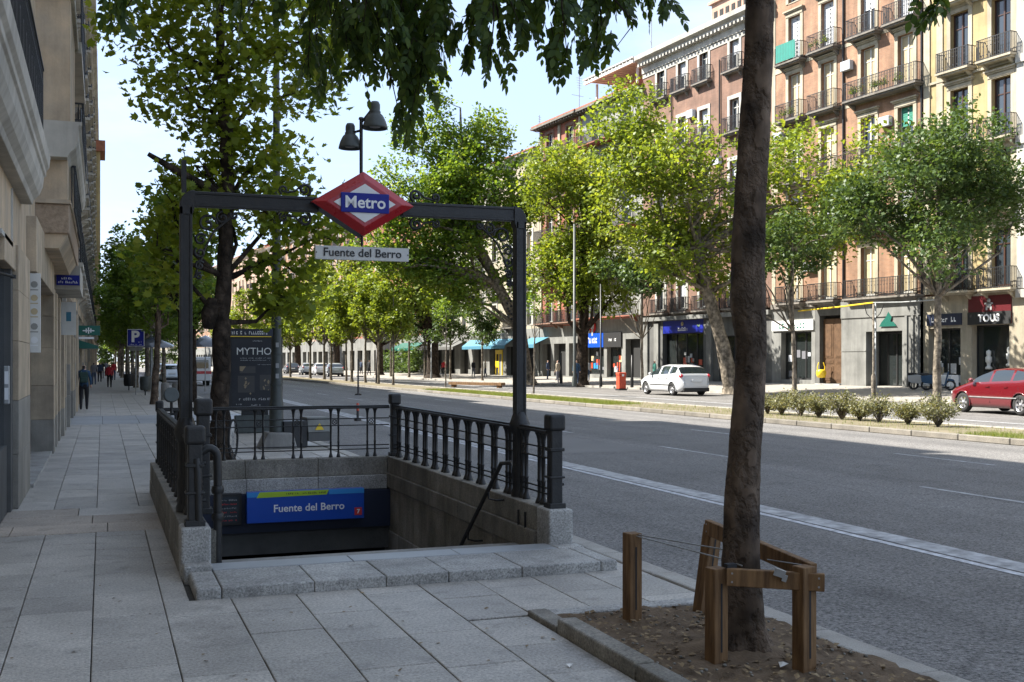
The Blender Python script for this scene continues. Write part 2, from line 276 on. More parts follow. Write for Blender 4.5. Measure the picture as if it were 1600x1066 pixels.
# ------------------------------------------------------------------ mesh helpers
class MB:
    def __init__(s): s.v = []; s.f = []; s.m = []; s.sm = []
    def add(s, vs, fs, mi=0, smooth=False):
        o = len(s.v); s.v += [tuple(p) for p in vs]; s.f += [tuple(i+o for i in f) for f in fs]; s.m += [mi]*len(fs); s.sm += [smooth]*len(fs); return s
    def box(s, x0, y0, z0, x1, y1, z1, mi=0):
        return s.add([(x0,y0,z0),(x1,y0,z0),(x1,y1,z0),(x0,y1,z0),(x0,y0,z1),(x1,y0,z1),(x1,y1,z1),(x0,y1,z1)],
                     [(0,3,2,1),(4,5,6,7),(0,1,5,4),(1,2,6,5),(2,3,7,6),(3,0,4,7)], mi)
    def tube(s, pts, rad, n=8, mi=0, cap=True, flat=1.0):
        pts = [Vector(p) for p in pts]; k = len(pts)
        if not hasattr(rad, '__len__'): rad = [rad]*k
        vs = []; up = None
        for i, p in enumerate(pts):
            t = (pts[min(i+1, k-1)]-pts[max(i-1, 0)]).normalized()
            if up is None:
                up = Vector((0, 0, 1)) if abs(t.z) < .9 else Vector((1, 0, 0))
            a = t.cross(up)
            if a.length < 1e-4: a = t.cross(Vector((0, 1, 0)))
            a.normalize(); b = a.cross(t).normalized(); up = b
            for j in range(n):
                q = 2*math.pi*j/n; vs.append(p+a*(math.cos(q)*rad[i])+b*(math.sin(q)*rad[i]*flat))
        fs = [(i*n+j, i*n+(j+1) % n, (i+1)*n+(j+1) % n, (i+1)*n+j) for i in range(k-1) for j in range(n)]
        s.add(vs, fs, mi, True)
        if cap: s.add(vs[:n], [tuple(range(n))[::-1]], mi); s.add(vs[-n:], [tuple(range(n))], mi)
        return s
    def lathe(s, prof, n=16, c=(0, 0, 0), mi=0, axis='z', smooth=True, cap=True):
        vs = []
        for r, z in prof:
            for j in range(n):
                q = 2*math.pi*j/n; x, y = r*math.cos(q), r*math.sin(q)
                p = (x, y, z) if axis == 'z' else ((z, x, y) if axis == 'x' else (x, z, y))
                vs.append((p[0]+c[0], p[1]+c[1], p[2]+c[2]))
        k = len(prof)
        fs = [(i*n+j, i*n+(j+1) % n, (i+1)*n+(j+1) % n, (i+1)*n+j) for i in range(k-1) for j in range(n)]
        s.add(vs, fs, mi, smooth)
        if not cap: return s
        if prof[0][0] > 1e-5: s.add(vs[:n], [tuple(range(n))[::-1]], mi)
        if prof[-1][0] > 1e-5: s.add(vs[-n:], [tuple(range(n))], mi)
        return s
    def prism(s, poly, a0, a1, axis='y', mi=0):
        """poly in the plane across axis, extruded from a0 to a1"""
        n = len(poly)
        def P(p, a): return (p[0], a, p[1]) if axis == 'y' else ((a, p[0], p[1]) if axis == 'x' else (p[0], p[1], a))
        vs = [P(p, a0) for p in poly]+[P(p, a1) for p in poly]
        return s.add(vs, [tuple(range(n)), tuple(range(2*n-1, n-1, -1))]+[(i, i+n, (i+1) % n+n, (i+1) % n) for i in range(n)], mi)
    def mesh(s, name, mats, bevel=0, seg=1):
        me = bpy.data.meshes.new(name); me.from_pydata(s.v, [], s.f)
        if not isinstance(mats, (list, tuple)): mats = [mats]
        for m in mats: me.materials.append(M[m] if isinstance(m, str) else m)
        me.polygons.foreach_set('material_index', s.m); me.polygons.foreach_set('use_smooth', s.sm)
        bm = bmesh.new(); bm.from_mesh(me)
        bmesh.ops.recalc_face_normals(bm, faces=bm.faces)
        if bevel:
            ed = [e for e in bm.edges if len(e.link_faces) == 2 and e.calc_face_angle(0) > .6]
            bmesh.ops.bevel(bm, geom=ed, offset=bevel, segments=seg, affect='EDGES', profile=.5, clamp_overlap=True)
        bm.to_mesh(me); bm.free(); me.update()
        return me
    def build(s, name, mats, parent=None, loc=(0, 0, 0), rot=None, bevel=0, seg=1):
        return put(name, s.mesh(name, mats, bevel, seg), parent, loc, rot)

def put(name, me, parent=None, loc=(0, 0, 0), rot=None):
    o = bpy.data.objects.new(name, me); C.objects.link(o); o.location = loc
    if rot: o.rotation_euler = rot
    if parent: o.parent = parent
    return o
def tag(o, label, cat, group=None):
    o['label'] = label; o['category'] = cat
    if group: o['group'] = group
    return o
def thing(name, label, cat, loc=(0, 0, 0), rz=0, group=None):
    o = bpy.data.objects.new(name, None); C.objects.link(o); o.location = loc; o.rotation_euler = (0, 0, rz); o.empty_display_size = .2
    return tag(o, label, cat, group)
def struct(o): o['kind'] = 'structure'; return o
def stuff(o): o['kind'] = 'stuff'; return o
def kids(o): return [c for c in bpy.data.objects if c.parent == o]
def copy_tree(o, parent=None, _map=None):
    if _map is None:
        _map = {}
        for c in bpy.data.objects:
            if c.parent: _map.setdefault(c.parent.name, []).append(c)
    c = o.copy(); C.objects.link(c); c.parent = parent
    for ch in _map.get(o.name, []): copy_tree(ch, c, _map)
    return c
def text(s, size, m, parent, loc, rot=(R(90), 0, 0), bold=0, ext=.002, align='CENTER', name='lettering', sx=1):
    cu = bpy.data.curves.new(name, 'FONT'); cu.body = s; cu.size = size; cu.offset = bold; cu.extrude = ext; cu.align_x = align; cu.align_y = 'CENTER'
    cu.resolution_u = 3; cu.materials.append(M[m]); o = bpy.data.objects.new(name, cu); C.objects.link(o)
    me = bpy.data.meshes.new_from_object(o.evaluated_get(bpy.context.evaluated_depsgraph_get())); me.name = name
    bpy.data.objects.remove(o); o = put(name, me, parent, loc, rot); o.scale = (sx, 1, 1)
    return o
def scribble(parent, x0, x1, y, z, h, m='textg', n=10, seed=1, name='small_print'):
    """print too small to read: a row of letter-sized marks"""
    r = random.Random(seed); mb = MB(); wd = (x1-x0)/n
    for i in range(n):
        if r.random() < .14: continue
        a = x0+i*wd; hh = h*r.uniform(.6, 1)
        mb.box(a+wd*.1, y-.001, z-h/2, a+wd*.34, y, z-h/2+hh)
        if r.random() < .7: mb.box(a+wd*.34, y-.001, z-h/2, a+wd*.8, y, z-h/2+hh*.3)
        if r.random() < .6: mb.box(a+wd*.34, y-.001, z-h/2+hh*.7, a+wd*.8, y, z-h/2+hh)
    return mb.build(name, m, parent)

# ------------------------------------------------------------------ ground, road, pavements
HX0, HX1, HY0, HY1 = .66, 3.82, 9.0, 15.02          # the stairwell opening
def sheet(name, x0, x1, y0, y1, z, m, hole=True, thick=0):
    mb = MB(); rects = [(x0, x1, y0, y1)]
    if hole: rects = [(x0, HX0, y0, y1), (HX1, x1, y0, y1), (HX0, HX1, y0, HY0), (HX0, HX1, HY1, y1)]
    for a, b, c, d in rects:
        if thick: mb.box(a, c, z-thick, b, d, z)
        else: mb.add([(a, c, z), (b, c, z), (b, d, z), (a, d, z)], [(0, 1, 2, 3)])
    return struct(mb.build(name, m))
sheet('ground', -900, 900, -900, 1400, -.135, 'soil_dry')
road = sheet('road', 4.1, 36, -60, 600, -.12, 'asphalt', hole=False)
sheet('pavement', -3, 4.10, -20, 420, -.024, 'mortar', thick=.1)
pave = [o for o in bpy.data.objects if o.name == 'pavement'][0]

# slabs laid in bands along the street
slab_meshes = {}
def slab_mesh(w_, l_, m, th=.03):
    k = (round(w_, 3), round(l_, 3), m)
    if k not in slab_meshes:
        slab_meshes[k] = MB().box(-w_/2, -l_/2, -th, w_/2, l_/2, 0).mesh('paving_slab', m, bevel=.004)
    return slab_meshes[k]
cells = []
rr = random.Random(3)
G = .007
PX0, PX1, PY1 = 2.66, 4.1, 6.95                        # planting bed
bands = [(-1.9+i*.46, -1.9+(i+1)*.46) for i in range(13)]
def clip_ok(x0, x1, y0, y1):
    out = [(x0, x1, y0, y1)]
    for hx0, hx1, hy0, hy1 in [(.58, 3.92, 8.17, 15.12), (PX0, 4.3, -30, PY1)]:
        nxt = []
        for a, b, c, d in out:
            if b <= hx0 or a >= hx1 or d <= hy0 or c >= hy1: nxt.append((a, b, c, d)); continue
            if c < hy0: nxt.append((a, b, c, hy0))
            if d > hy1: nxt.append((a, b, hy1, d))
            if a < hx0: nxt.append((a, hx0, max(c, hy0), min(d, hy1)))
            if b > hx1: nxt.append((hx1, b, max(c, hy0), min(d, hy1)))
        out = nxt
    return [q for q in out if q[1]-q[0] > .06 and q[3]-q[2] > .06]
for bi, (bx0, bx1) in enumerate(bands):
    bx1 = min(bx1, 4.09)
    y = 2.0-rr.random()*.6
    while y < 60:
        ln = rr.choice([.55, .62, .62, .7, .8])
        y2 = y+ln
        if y < 11.75 < y2 or (y < 11.75 and y2 > 11.6): y2 = 11.75
        if 11.75 <= y < 13.7 and bx0 < .6: y = 13.7; continue
        if y < 31.5 < y2 or (y < 31.5 and y2 > 31.3): y2 = 31.5
        if 31.5 <= y < 36.2: y = 36.2; continue
        cells.append((bx0, bx1, y, y2, 'slab')); y = y2
for k in range(3):                                     # the warmer slabs laid across
    x = -1.9; y0 = 11.75+k*.65
    while x < .6:
        x2 = min(x+rr.choice([.75, .9, .9, 1.05]), .6)
        if .6-x2 < .15: x2 = .6
        cells.append((x, x2, y0, y0+.65, 'slab_warm' if (k != 2 or x < -.6) else 'slab')); x = x2
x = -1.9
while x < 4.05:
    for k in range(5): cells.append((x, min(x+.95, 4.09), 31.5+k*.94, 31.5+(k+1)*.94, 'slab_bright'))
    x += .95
pieces = []
for c in cells:
    for a, b, c0, d in clip_ok(*c[:4]):
        dist = math.hypot((a+b)/2, (c0+d)/2)
        vis = 1.0
        xm, ym = (a+b)/2, (c0+d)/2
        dep = xm*.345+ym*.9385; lat = xm*.9385-ym*.345
        if dep < 4.6 or abs(lat/dep) > .5: vis = 0
        if xm < -1.0: vis = 0
        pieces.append((vis*(b-a)*(d-c0)/max(dep, .1)**3, a, b, c0, d, c[4]))
pieces.sort(key=lambda p: -p[0])
rest = {}
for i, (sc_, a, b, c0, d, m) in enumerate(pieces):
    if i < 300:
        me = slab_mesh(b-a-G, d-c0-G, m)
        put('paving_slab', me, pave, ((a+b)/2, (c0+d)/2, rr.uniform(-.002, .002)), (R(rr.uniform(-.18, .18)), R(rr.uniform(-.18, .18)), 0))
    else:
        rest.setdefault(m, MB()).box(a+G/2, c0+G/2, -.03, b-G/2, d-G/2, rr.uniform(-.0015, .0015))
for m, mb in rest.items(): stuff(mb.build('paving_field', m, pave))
# far stretch of pavement past the slabs
struct(MB().box(-3, 60, -.029, 4.09, 420, -.002).build('far_pavement', 'slab'))

# kerb of the near pavement: every stone a part
kerb = struct(MB().box(4.12, -20, -.30, 4.28, 420, -.125).build('kerb', 'mortar'))
km = MB().box(-.1, -.495, -.16, .1, .495, 0).mesh('kerbstone', 'kerb', bevel=.018, seg=2)
for i in range(60):
    put('kerbstone', km, kerb, (4.20, 2.4+i*1.0, rr.uniform(.006, .012)), (0, R(rr.uniform(-.4, .4)), R(rr.uniform(-.15, .15))))
km2 = MB()
for i in range(340): km2.box(4.10, 61.9+i, -.16, 4.30, 62.89+i, .008)
stuff(km2.build('kerbstone_run', 'kerb', kerb))

# painted lines
def line(x, w_, y0, y1, m='line', dx=0, name='lane_line'):
    mb = MB(); n = max(1, int((y1-y0)/20))
    for i in range(n):
        a = y0+(y1-y0)*i/n; b = y0+(y1-y0)*(i+1)/n; xa = x+dx*(a-y0); xb = x+dx*(b-y0)
        mb.add([(xa-w_/2, a, -.116), (xa+w_/2, a, -.116), (xb+w_/2, b, -.116), (xb-w_/2, b, -.116)], [(0, 1, 2, 3)])
    return struct(mb.build(name, m))
line(7.24, .10, -10, 300, 'line', .004); line(7.50, .34, -10, 300, 'line_worn', .004)
for k, x in enumerate((11.05, 14.5)):
    y = (9.6, 15.2)[k]-16
    while y < 140:
        line(x, .10, y, y+(3.4, 2.6)[k], 'line_worn'); y += 8
line(24.6, .12, -10, 200, 'line'); 
line(15.0+2.0, .12, 60, 200, 'line_worn', -.025)
# an old patch in the asphalt
struct(MB().add([(8.2, 20, -.117), (10.4, 20, -.117), (10.4, 40, -.117), (8.2, 40, -.117)], [(0, 1, 2, 3)]).build('road_patch', mat('old_asphalt_patch', (.16, .152, .144), .85, var=.2, scale=1, bump=.3, bscale=120)))

# median: kerb, soil, grass
MK = lambda y: 18.3-.029*(y-18)                        # its near kerb
med = MB()
ys = [-30+10*i for i in range(34)]
for a, b in zip(ys, ys[1:]):
    med.add([(MK(a)+.15, a, .0), (MK(a)+3.0, a, .0), (MK(b)+3.0, b, .0), (MK(b)+.15, b, .0)], [(0, 1, 2, 3)])
median = struct(med.build('median_ground', 'soil_dry'))
mk = MB().box(-.08, -.74, -.14, .08, .74, 0).mesh('median_kerbstone', 'kerb_old', bevel=.015)
medk = struct(MB().add([(18.9, -30, -.13), (18.9+.1, -30, -.13), (9.6+.1, 300, -.13), (9.6, 300, -.13)], [(0, 1, 2, 3)]).build('median_kerb', 'kerb'))
for i in range(110):
    y = 6+i*1.5; put('kerbstone', mk, medk, (MK(y)+.08, y, .02), (0, 0, R(1.66)))
fk = MB()
for i in range(200):
    y = -10+i*1.5; fk.box(MK(y)+2.95, y-.74, -.14, MK(y)+3.1, y+.74, .02)
stuff(fk.build('far_kerbstone_run', 'kerb', medk))
fk = MB()
for i in range(90):
    y = 171+i*1.5; fk.box(MK(y), y-.74, -.14, MK(y)+.16, y+.74, .02)
stuff(fk.build('near_kerbstone_run', 'kerb', medk))

def leaves_mesh(name, Cn, size, mt, seed=0, tmpl='quad', up=.4, tint=None, sizevar=.35, droop=0):
    g = np.random.default_rng(seed); N = len(Cn)
    if tmpl == 'quad': T = np.array([(0, -.5, 0), (.34, 0, .07), (0, .5, 0), (-.34, 0, .07)])
    elif tmpl == 'blade': T = np.array([(-.05, 0, 0), (.05, 0, 0), (0, 1, 0)])
    elif tmpl == 'plane': T = np.array([(0, -.45, 0), (.16, -.38, .02), (.5, -.12, .1), (.28, .02, .04), (.36, .34, .08), (.12, .24, 0), (0, .55, -.04), (-.12, .24, 0), (-.36, .34, .08), (-.28, .02, .04), (-.5, -.12, .1), (-.16, -.38, .02)])
    nrm = g.normal(size=(N, 3)); nrm[:, 2] = np.abs(nrm[:, 2])*1.0+up; nrm /= np.linalg.norm(nrm, axis=1)[:, None]
    a = g.normal(size=(N, 3)); a[:, 2] -= droop
    if tmpl == 'blade': a = g.normal(size=(N, 3))*.28; a[:, 2] = 1
    a -= (a*nrm).sum(1)[:, None]*nrm if tmpl != 'blade' else 0
    a /= np.linalg.norm(a, axis=1)[:, None]
    if tmpl == 'blade':
        nrm = g.normal(size=(N, 3)); nrm -= (a*nrm).sum(1)[:, None]*a; nrm /= np.linalg.norm(nrm, axis=1)[:, None]
    b = np.cross(a, nrm)
    s = size*(1+sizevar*g.uniform(-1, 1, N))
    V = Cn[:, None, :]+s[:, None, None]*(T[None, :, 0:1]*b[:, None, :]+T[None, :, 1:2]*a[:, None, :]+T[None, :, 2:3]*nrm[:, None, :])
    k = len(T); me = bpy.data.meshes.new(name); me.vertices.add(N*k); me.vertices.foreach_set('co', V.reshape(-1).astype(np.float32))
    me.loops.add(N*k); me.loops.foreach_set('vertex_index', np.arange(N*k, dtype=np.int32))
    me.polygons.add(N); me.polygons.foreach_set('loop_start', np.arange(0, N*k, k, dtype=np.int32))
    me.materials.append(M[mt]); 
    at = me.attributes.new('tint', 'FLOAT', 'POINT')
    tv = tint if tint is not None else g.uniform(0, 1, N)
    at.data.foreach_set('value', np.repeat(np.clip(tv, 0, 1), k).astype(np.float32))
    me.update(calc_edges=True); me.validate(); return me

def grass(name, x0f, x1f, y0, y1, n, size, parent=None, seed=1, z=.0, lab=None):
    g = np.random.default_rng(seed); y = g.uniform(y0, y1, n); t = g.uniform(0, 1, n)
    xx = np.array([x0f(v) for v in y])*(1-t)+np.array([x1f(v) for v in y])*t
    me = leaves_mesh(name, np.stack([xx, y, np.full(n, z)], 1), size, 'grass', seed, 'blade')
    return stuff(put(name, me, parent))
grass('grass', lambda y: MK(y)+.2, lambda y: MK(y)+1.9, 38.5, 62, 22000, .10, seed=1)
grass('grass', lambda y: MK(y)+.2, lambda y: MK(y)+1.3, 12, 20.5, 7000, .08, seed=2)
grass('grass', lambda y: MK(y)+.2, lambda y: MK(y)+2.8, 12, 38, 3800, .08, seed=3)

# far pavement (slopes up to the houses) and its kerb
FN = Vector((-.9965, -.0837, 0)); P0 = Vector((40.6, 50.6, 0)); TT = Vector((-.0837, .9965, 0))
def fp(t, off, z=0): return P0+TT*t+FN*off+Vector((0, 0, z))
KO = 8.6
fs = MB()
for t0 in range(-60, 420, 12):
    q = [fp(t0, KO-.3, 0), fp(t0, -.6, .27), fp(t0+12, -.6, .27), fp(t0+12, KO-.3, 0)]
    fs.add(q, [(0, 1, 2, 3)])
fpv = struct(fs.build('far_side_pavement', speck(mat('far_paving', (.31, .285, .25), .7, col2=(.23, .21, .185), scale=1.4, detail=9), 12, .12)))
kk = MB()
for i in range(300):
    t = -60+i*1.5; a = fp(t, KO-.3); b = fp(t+1.48, KO-.3); c_ = fp(t+1.48, KO-.13); d_ = fp(t, KO-.13)
    kk.add([(p.x, p.y, z) for z in (-.2, .012) for p in (a, b, c_, d_)], [(0, 1, 2, 3), (4, 5, 6, 7), (0, 1, 5, 4), (1, 2, 6, 5), (2, 3, 7, 6), (3, 0, 4, 7)])
stuff(kk.build('kerbstone_run', 'kerb', fpv))

# ------------------------------------------------------------------ planting bed in the foreground
bed = struct(MB().box(PX0+.13, -5, -.10, 4.10, PY1-.02, -.05).build('planting_bed', 'soil'))
g = np.random.default_rng(5)
# uneven earth
gx = np.linspace(PX0+.11, 4.10, 44); gy = np.linspace(2.5, PY1-.16, 130)
XX, YY = np.meshgrid(gx, gy)
ZZ = .014+.018*np.sin(XX*5.1+YY*2.3)*np.sin(YY*3.7-XX)+.008*np.sin(XX*17)*np.sin(YY*13+XX*4)+g.normal(0, .0035, XX.shape)
ZZ += .03*np.exp(-((XX-3.49)**2+(YY-5.61)**2)/.09)
nr, nc = XX.shape
earth = MB(); earth.add(list(zip(XX.ravel(), YY.ravel(), ZZ.ravel())), [(i*nc+j, i*nc+j+1, (i+1)*nc+j+1, (i+1)*nc+j) for i in range(nr-1) for j in range(nc-1)], 0, True)
stuff(earth.build('soil', 'soil', bed))
edge_m = {}
for y0, y1 in ((5.35, 6.44), (4.28, 5.34), (3.2, 4.27)):
    e = MB().box(-.065, -(y1-y0)/2+.004, -.14, .065, (y1-y0)/2-.004, .0).build('edging_stone', 'granite_old', bed, (PX0+.068, (y0+y1)/2, .085+rr.uniform(-.004, .004)), (0, 0, R(rr.uniform(-.4, .4))), bevel=.016, seg=3)
for x0, x1 in ((PX0+.14, 3.4), (3.41, 4.09)):
    MB().box(x0, 6.78, -.12, x1, PY1-.01, .026).build('edging_stone', 'granite', bed, bevel=.008)
MB().box(PX0+.004, 6.448, -.12, PX0+.136, PY1-.008, .034).build('edging_stone', 'granite_old', bed, bevel=.006)
# dry leaves and twigs lying on the earth
n = 800
lc = np.stack([g.uniform(PX0+.2, 4.05, n), g.uniform(3.5, 6.75, n), np.full(n, .035)], 1)
me = leaves_mesh('leaf_litter', lc, .042, 'litter', 9, 'quad', up=3); stuff(put('leaf_litter', me, bed))
lc = np.stack([g.uniform(-.8, 4.0, 90), g.uniform(4.3, 9.0, 90), np.full(90, .006)], 1); lc = lc[~((lc[:, 0] > PX0) | ((lc[:, 1] > 8.1) & (lc[:, 0] > .55)))]
stuff(put('fallen_leaves', leaves_mesh('fallen_leaves', lc, .034, 'litter', 19, 'quad', up=4), pave))
peb = MB()
for i in range(240):
    x, y, s_ = g.uniform(PX0+.2, 4.05), g.uniform(3.6, 6.7), g.uniform(.005, .016)
    peb.lathe([(0, -s_*.5), (s_, 0), (s_*.6, s_*.6), (0, s_*.7)], 5, (x, y, .028))
stuff(peb.build('pebbles', 'granite_old', bed))
tag(MB().add([(0, 0, 0), (.06, .01, .012), (.075, .045, .004), (.02, .05, .015), (.035, .025, .022)], [(0, 1, 4), (1, 2, 4), (2, 3, 4), (3, 0, 4)]).build('paper_scrap', 'paper', None, (3.46, 5.18, .03)), 'crumpled white paper scrap lying on the soil by the right stake', 'litter')
tag(MB().add([(0, 0, 0), (.05, .01, .008), (.06, .03, .004), (.02, .035, .01)], [(0, 1, 2, 3)]).build('paper_scrap', 'paper', None, (2.42, 5.66, .004), (0, 0, .6)), 'small white paper scrap lying on the grey paving slabs', 'litter')

# ------------------------------------------------------------------ stairwell
well = thing('stairwell', 'granite walled stairwell going down under the pavement', 'stairwell')
def course(x0, x1, y0, y1, z0, z1, m, n, along, pr=0, name='stone_block'):
    for i in range(n):
        if along == 'y':
            a = y0+(y1-y0)*i/n; b = y0+(y1-y0)*(i+1)/n; MB().box(x0, a+.002, z0, x1, b-.002, z1).build(name, m, well, bevel=.006)
        else:
            a = x0+(x1-x0)*i/n; b = x0+(x1-x0)*(i+1)/n; MB().box(a+.002, y0, z0, b-.002, y1, z1).build(name, m, well, bevel=.006)
ZT = .38
for (xa, xb, inn) in ((.58, .80, 1), (3.68, 3.90, -1)):
    course(xa, xb, 9.36, 15.14, .16, ZT, 'granite_old', 5, 'y', name='coping_stone')
    if inn > 0: course(xa-.008, xb+.03, 9.36, 15.1, -.03, .158, 'granite_old', 5, 'y')
    else: course(xa-.03, xb+.008, 9.36, 15.1, -.03, .158, 'granite_old', 5, 'y')
    if inn > 0: course(xa, xb-.0, 9.06, 15.1, -.62, -.032, 'granite_old', 4, 'y'); course(xa, xb+.01, 9.06, 15.1, -2.6, -.622, 'concrete', 2, 'y')
    else: course(xa, xb, 9.06, 15.1, -.62, -.032, 'granite_old', 4, 'y'); course(xa-.01, xb, 9.06, 15.1, -2.6, -.622, 'concrete', 2, 'y')
    MB().box(xa-.005, 9.05, -.03, xb+.005, 9.355, ZT+.005).build('pier_block', 'granite', well, bevel=.02, seg=3)
course(.80, 3.68, 14.94, 15.14, .14, ZT, 'granite_old', 3, 'x', name='coping_stone')
course(.83, 3.65, 14.87, 15.12, -.05, .138, 'granite', 3, 'x')
MB().box(.79, 14.80, -.55, 3.69, 15.1, -.055).build('fascia', 'navy', well)
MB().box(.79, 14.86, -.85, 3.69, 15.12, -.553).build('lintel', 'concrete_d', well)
MB().box(.79, 15.13, -.9, 3.69, 22, -.86).build('passage_ceiling', 'dark', well)
for i in range(15):
    z = -.02-i*.17; MB().box(.81, 9.5+i*.34, z-.17, 3.67, 9.5+(i+1)*.34+.02, z-.17+.17-.0).build('step', 'concrete', well, bevel=.006)
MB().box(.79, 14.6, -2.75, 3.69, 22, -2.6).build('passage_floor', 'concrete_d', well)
MB().box(.79, 22, -2.7, 3.69, 22.1, -.86).build('passage_end', 'dark', well)
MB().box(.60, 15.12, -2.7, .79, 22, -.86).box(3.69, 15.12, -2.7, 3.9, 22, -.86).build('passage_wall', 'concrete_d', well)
MB().box(.81, 9.06, -.5, 3.67, 9.5, -.02).build('step', 'concrete', well)
# raised threshold in front of the stairs
thr = thing('threshold_step', 'raised granite step across the front of the metro stairs', 'step')
xs = [.62, .80, 1.46, 2.0, 2.49, 3.09, 3.77, 3.92]
for i, (a, b) in enumerate(zip(xs, xs[1:])):
    MB().box(a+.002, 8.17, -.03, b-.002, 8.86, .080+rr.uniform(-.002, .002)).build('granite_block', 'granite', thr, bevel=.02 if i in (0, 6) else .011, seg=3)
for a, b in ((.80, 1.9), (1.9, 2.8), (2.8, 3.68)):
    MB().box(a+.002, 8.864, -.03, b-.002, 9.14, .083).build('tread_slab', speck(mat('smooth_granite', (.33, .34, .345), .45, var=.2, scale=3), 120, .2) if 'smooth_granite' not in bpy.data.materials else bpy.data.materials['smooth_granite'], thr, bevel=.005)
MB().box(.585, 8.864, -.03, .797, 9.045, .12).build('granite_block', 'granite', thr, bevel=.015, seg=2)
MB().box(3.683, 8.864, -.03, 3.93, 9.045, .085).build('granite_block', 'granite', thr, bevel=.01)

# blue station panel at the back of the stairwell
sp = thing('station_panel', 'blue panel reading Fuente del Berro above the stairs with lime strip', 'sign', (1.74, 14.58, -.40), R(.6))
MB().box(0, 0, 0, 1.53, .12, .40).build('panel', 'blue_b', sp, bevel=.004)
MB().box(.0, -.003, .335, .16, -.0005, .398).box(1.06, -.003, .335, 1.53, -.0005, .398).build('light_blue_strip', 'cyan', sp)
MB().prism([(.12, .325), (.16, .398), (1.06, .398), (1.03, .335)], -.004, -.0006).build('lime_strip', 'lime', sp)
scribble(sp, .50, 1.02, -.005, .366, .022, 'textb', 22, 5)
text('Fuente del Berro', .135, 'textw', sp, (.80, -.004, .175), bold=.0018)
MB().box(1.40, -.006, .045, 1.50, -.001, .145).build('line_badge', 'textr', sp); text('7', .075, 'textw', sp, (1.45, -.008, .092), bold=.003)
nb = thing('notice_frame', 'small dark framed notice left of the blue station panel', 'notice', (1.40, 14.70, -.42), R(.6))
MB().box(-.02, 0, -.01, .29, .1, .40).build('frame', 'black', nb, bevel=.006); MB().box(.02, -.003, .03, .25, -.0005, .36).build('glass', 'glass', nb)
for k in range(6): scribble(nb, .04, .23, -.005, .32-k*.052, .018, 'textr' if k % 2 else 'textg', 9, 20+k)

# ------------------------------------------------------------------ iron railings
def baluster_mesh(h, r=.019):
    p = [(r*2.1, 0), (r*2.1, .012), (r*1.7, .03), (r*1.1, .06), (r, .075), (r, h*.30), (r*1.25, h*.31), (r*1.25, h*.325), (r, h*.335), (r, h*.64), (r*1.25, h*.65), (r*1.25, h*.665), (r, h*.675), (r, h-.10), (r*1.2, h-.085), (r*1.1, h-.075), (r*1.6, h-.03), (r*2.3, h-.006), (r*2.3, h)]
    return MB().lathe(p, 10).mesh('baluster', 'iron')
BH = .655
bal = baluster_mesh(BH); bal_s = baluster_mesh(BH, .0135)
ringm = MB().tube([(math.cos(a)*.032, 0, math.sin(a)*.032) for a in [2*math.pi*i/14 for i in range(15)]], .006, 5).tube([(-.03, 0, -.03), (.03, 0, .03)], .005, 5).tube([(.03, 0, -.03), (-.03, 0, .03)], .005, 5).mesh('ring_ornament', 'iron')
def newel(parent, x, y, z0, h, s=.075, name='newel_post'):
    mb = MB().box(-s*.72, -s*.72, 0, s*.72, s*.72, h-.13)
    o = mb.build(name, 'iron', parent, (x, y, z0), bevel=.012, seg=2)
    MB().box(-s, -s, 0, s, s, .05).box(-s*.95, -s*.95, h*.32, s*.95, s*.95, h*.32+.02).box(-s*.9, -s*.9, h-.33, s*.9, s*.9, h-.30).build('collar', 'iron', o, bevel=.006)
    MB().box(-s*1.02, -s*1.02, h-.15, s*1.02, s*1.02, h).build('cap', 'iron', o, bevel=.028, seg=4)
    MB().tube([(0, -s*1.1, h*.62), (0, -s*.6, h*.62)], .014, 8).tube([(0, -s*1.1, h*.25), (0, -s*.6, h*.25)], .014, 8).build('bolt', 'iron', o)
    return o
def railing(name, label, p0, p1, pairs, gap=.13, both=True, bm=bal, ring_every=1, lead=None):
    p0 = Vector(p0); p1 = Vector(p1); d = p1-p0; Ln = d.length; rz = math.atan2(d.y, d.x)
    t = thing(name, label, 'railing', (p0.x, p0.y, ZT), rz, 'iron railings round the stairwell')
    MB().box(0, -.045, BH+.003, Ln, .045, BH+.03).box(0, -.03, BH+.03, Ln, .03, BH+.05).build('top_rail', 'iron', t, bevel=.008, seg=2)
    for zf in (.16, .24, .66, .80):
        MB().tube([(0, 0, BH*zf), (Ln, 0, BH*zf)], .0085, 6).build('rod', 'iron', t)
    sp_ = Ln/pairs
    for i in range(pairs):
        x = sp_*(i+.5)
        for sg in (-1, 1): put('baluster', bm, t, (x+sg*gap/2, 0, .001))
        if (i % ring_every) == 0: put('ring_ornament', ringm, t, (x, 0, BH*.73))
    return t
rb = railing('railing', 'back iron railing across the end of the stairwell, facing the street panel', (.69, 15.04), (3.72, 15.04), 6, .105, bm=bal_s)
rrg = railing('railing', 'right iron railing of the stairwell, on the kerb side', (3.79, 9.30), (3.79, 14.98), 13, .10)
rlf = railing('railing', 'left iron railing of the stairwell, beside the pavement', (.69, 9.30), (.69, 14.98), 13, .10)
newel(rrg, 5.68+.02, .0, 0, .86); newel(rrg, -.10, 0, 0, .84, .078); newel(rlf, -.10, 0, 0, .80, .078); newel(rlf, 5.72, 0, 0, .80, .05)
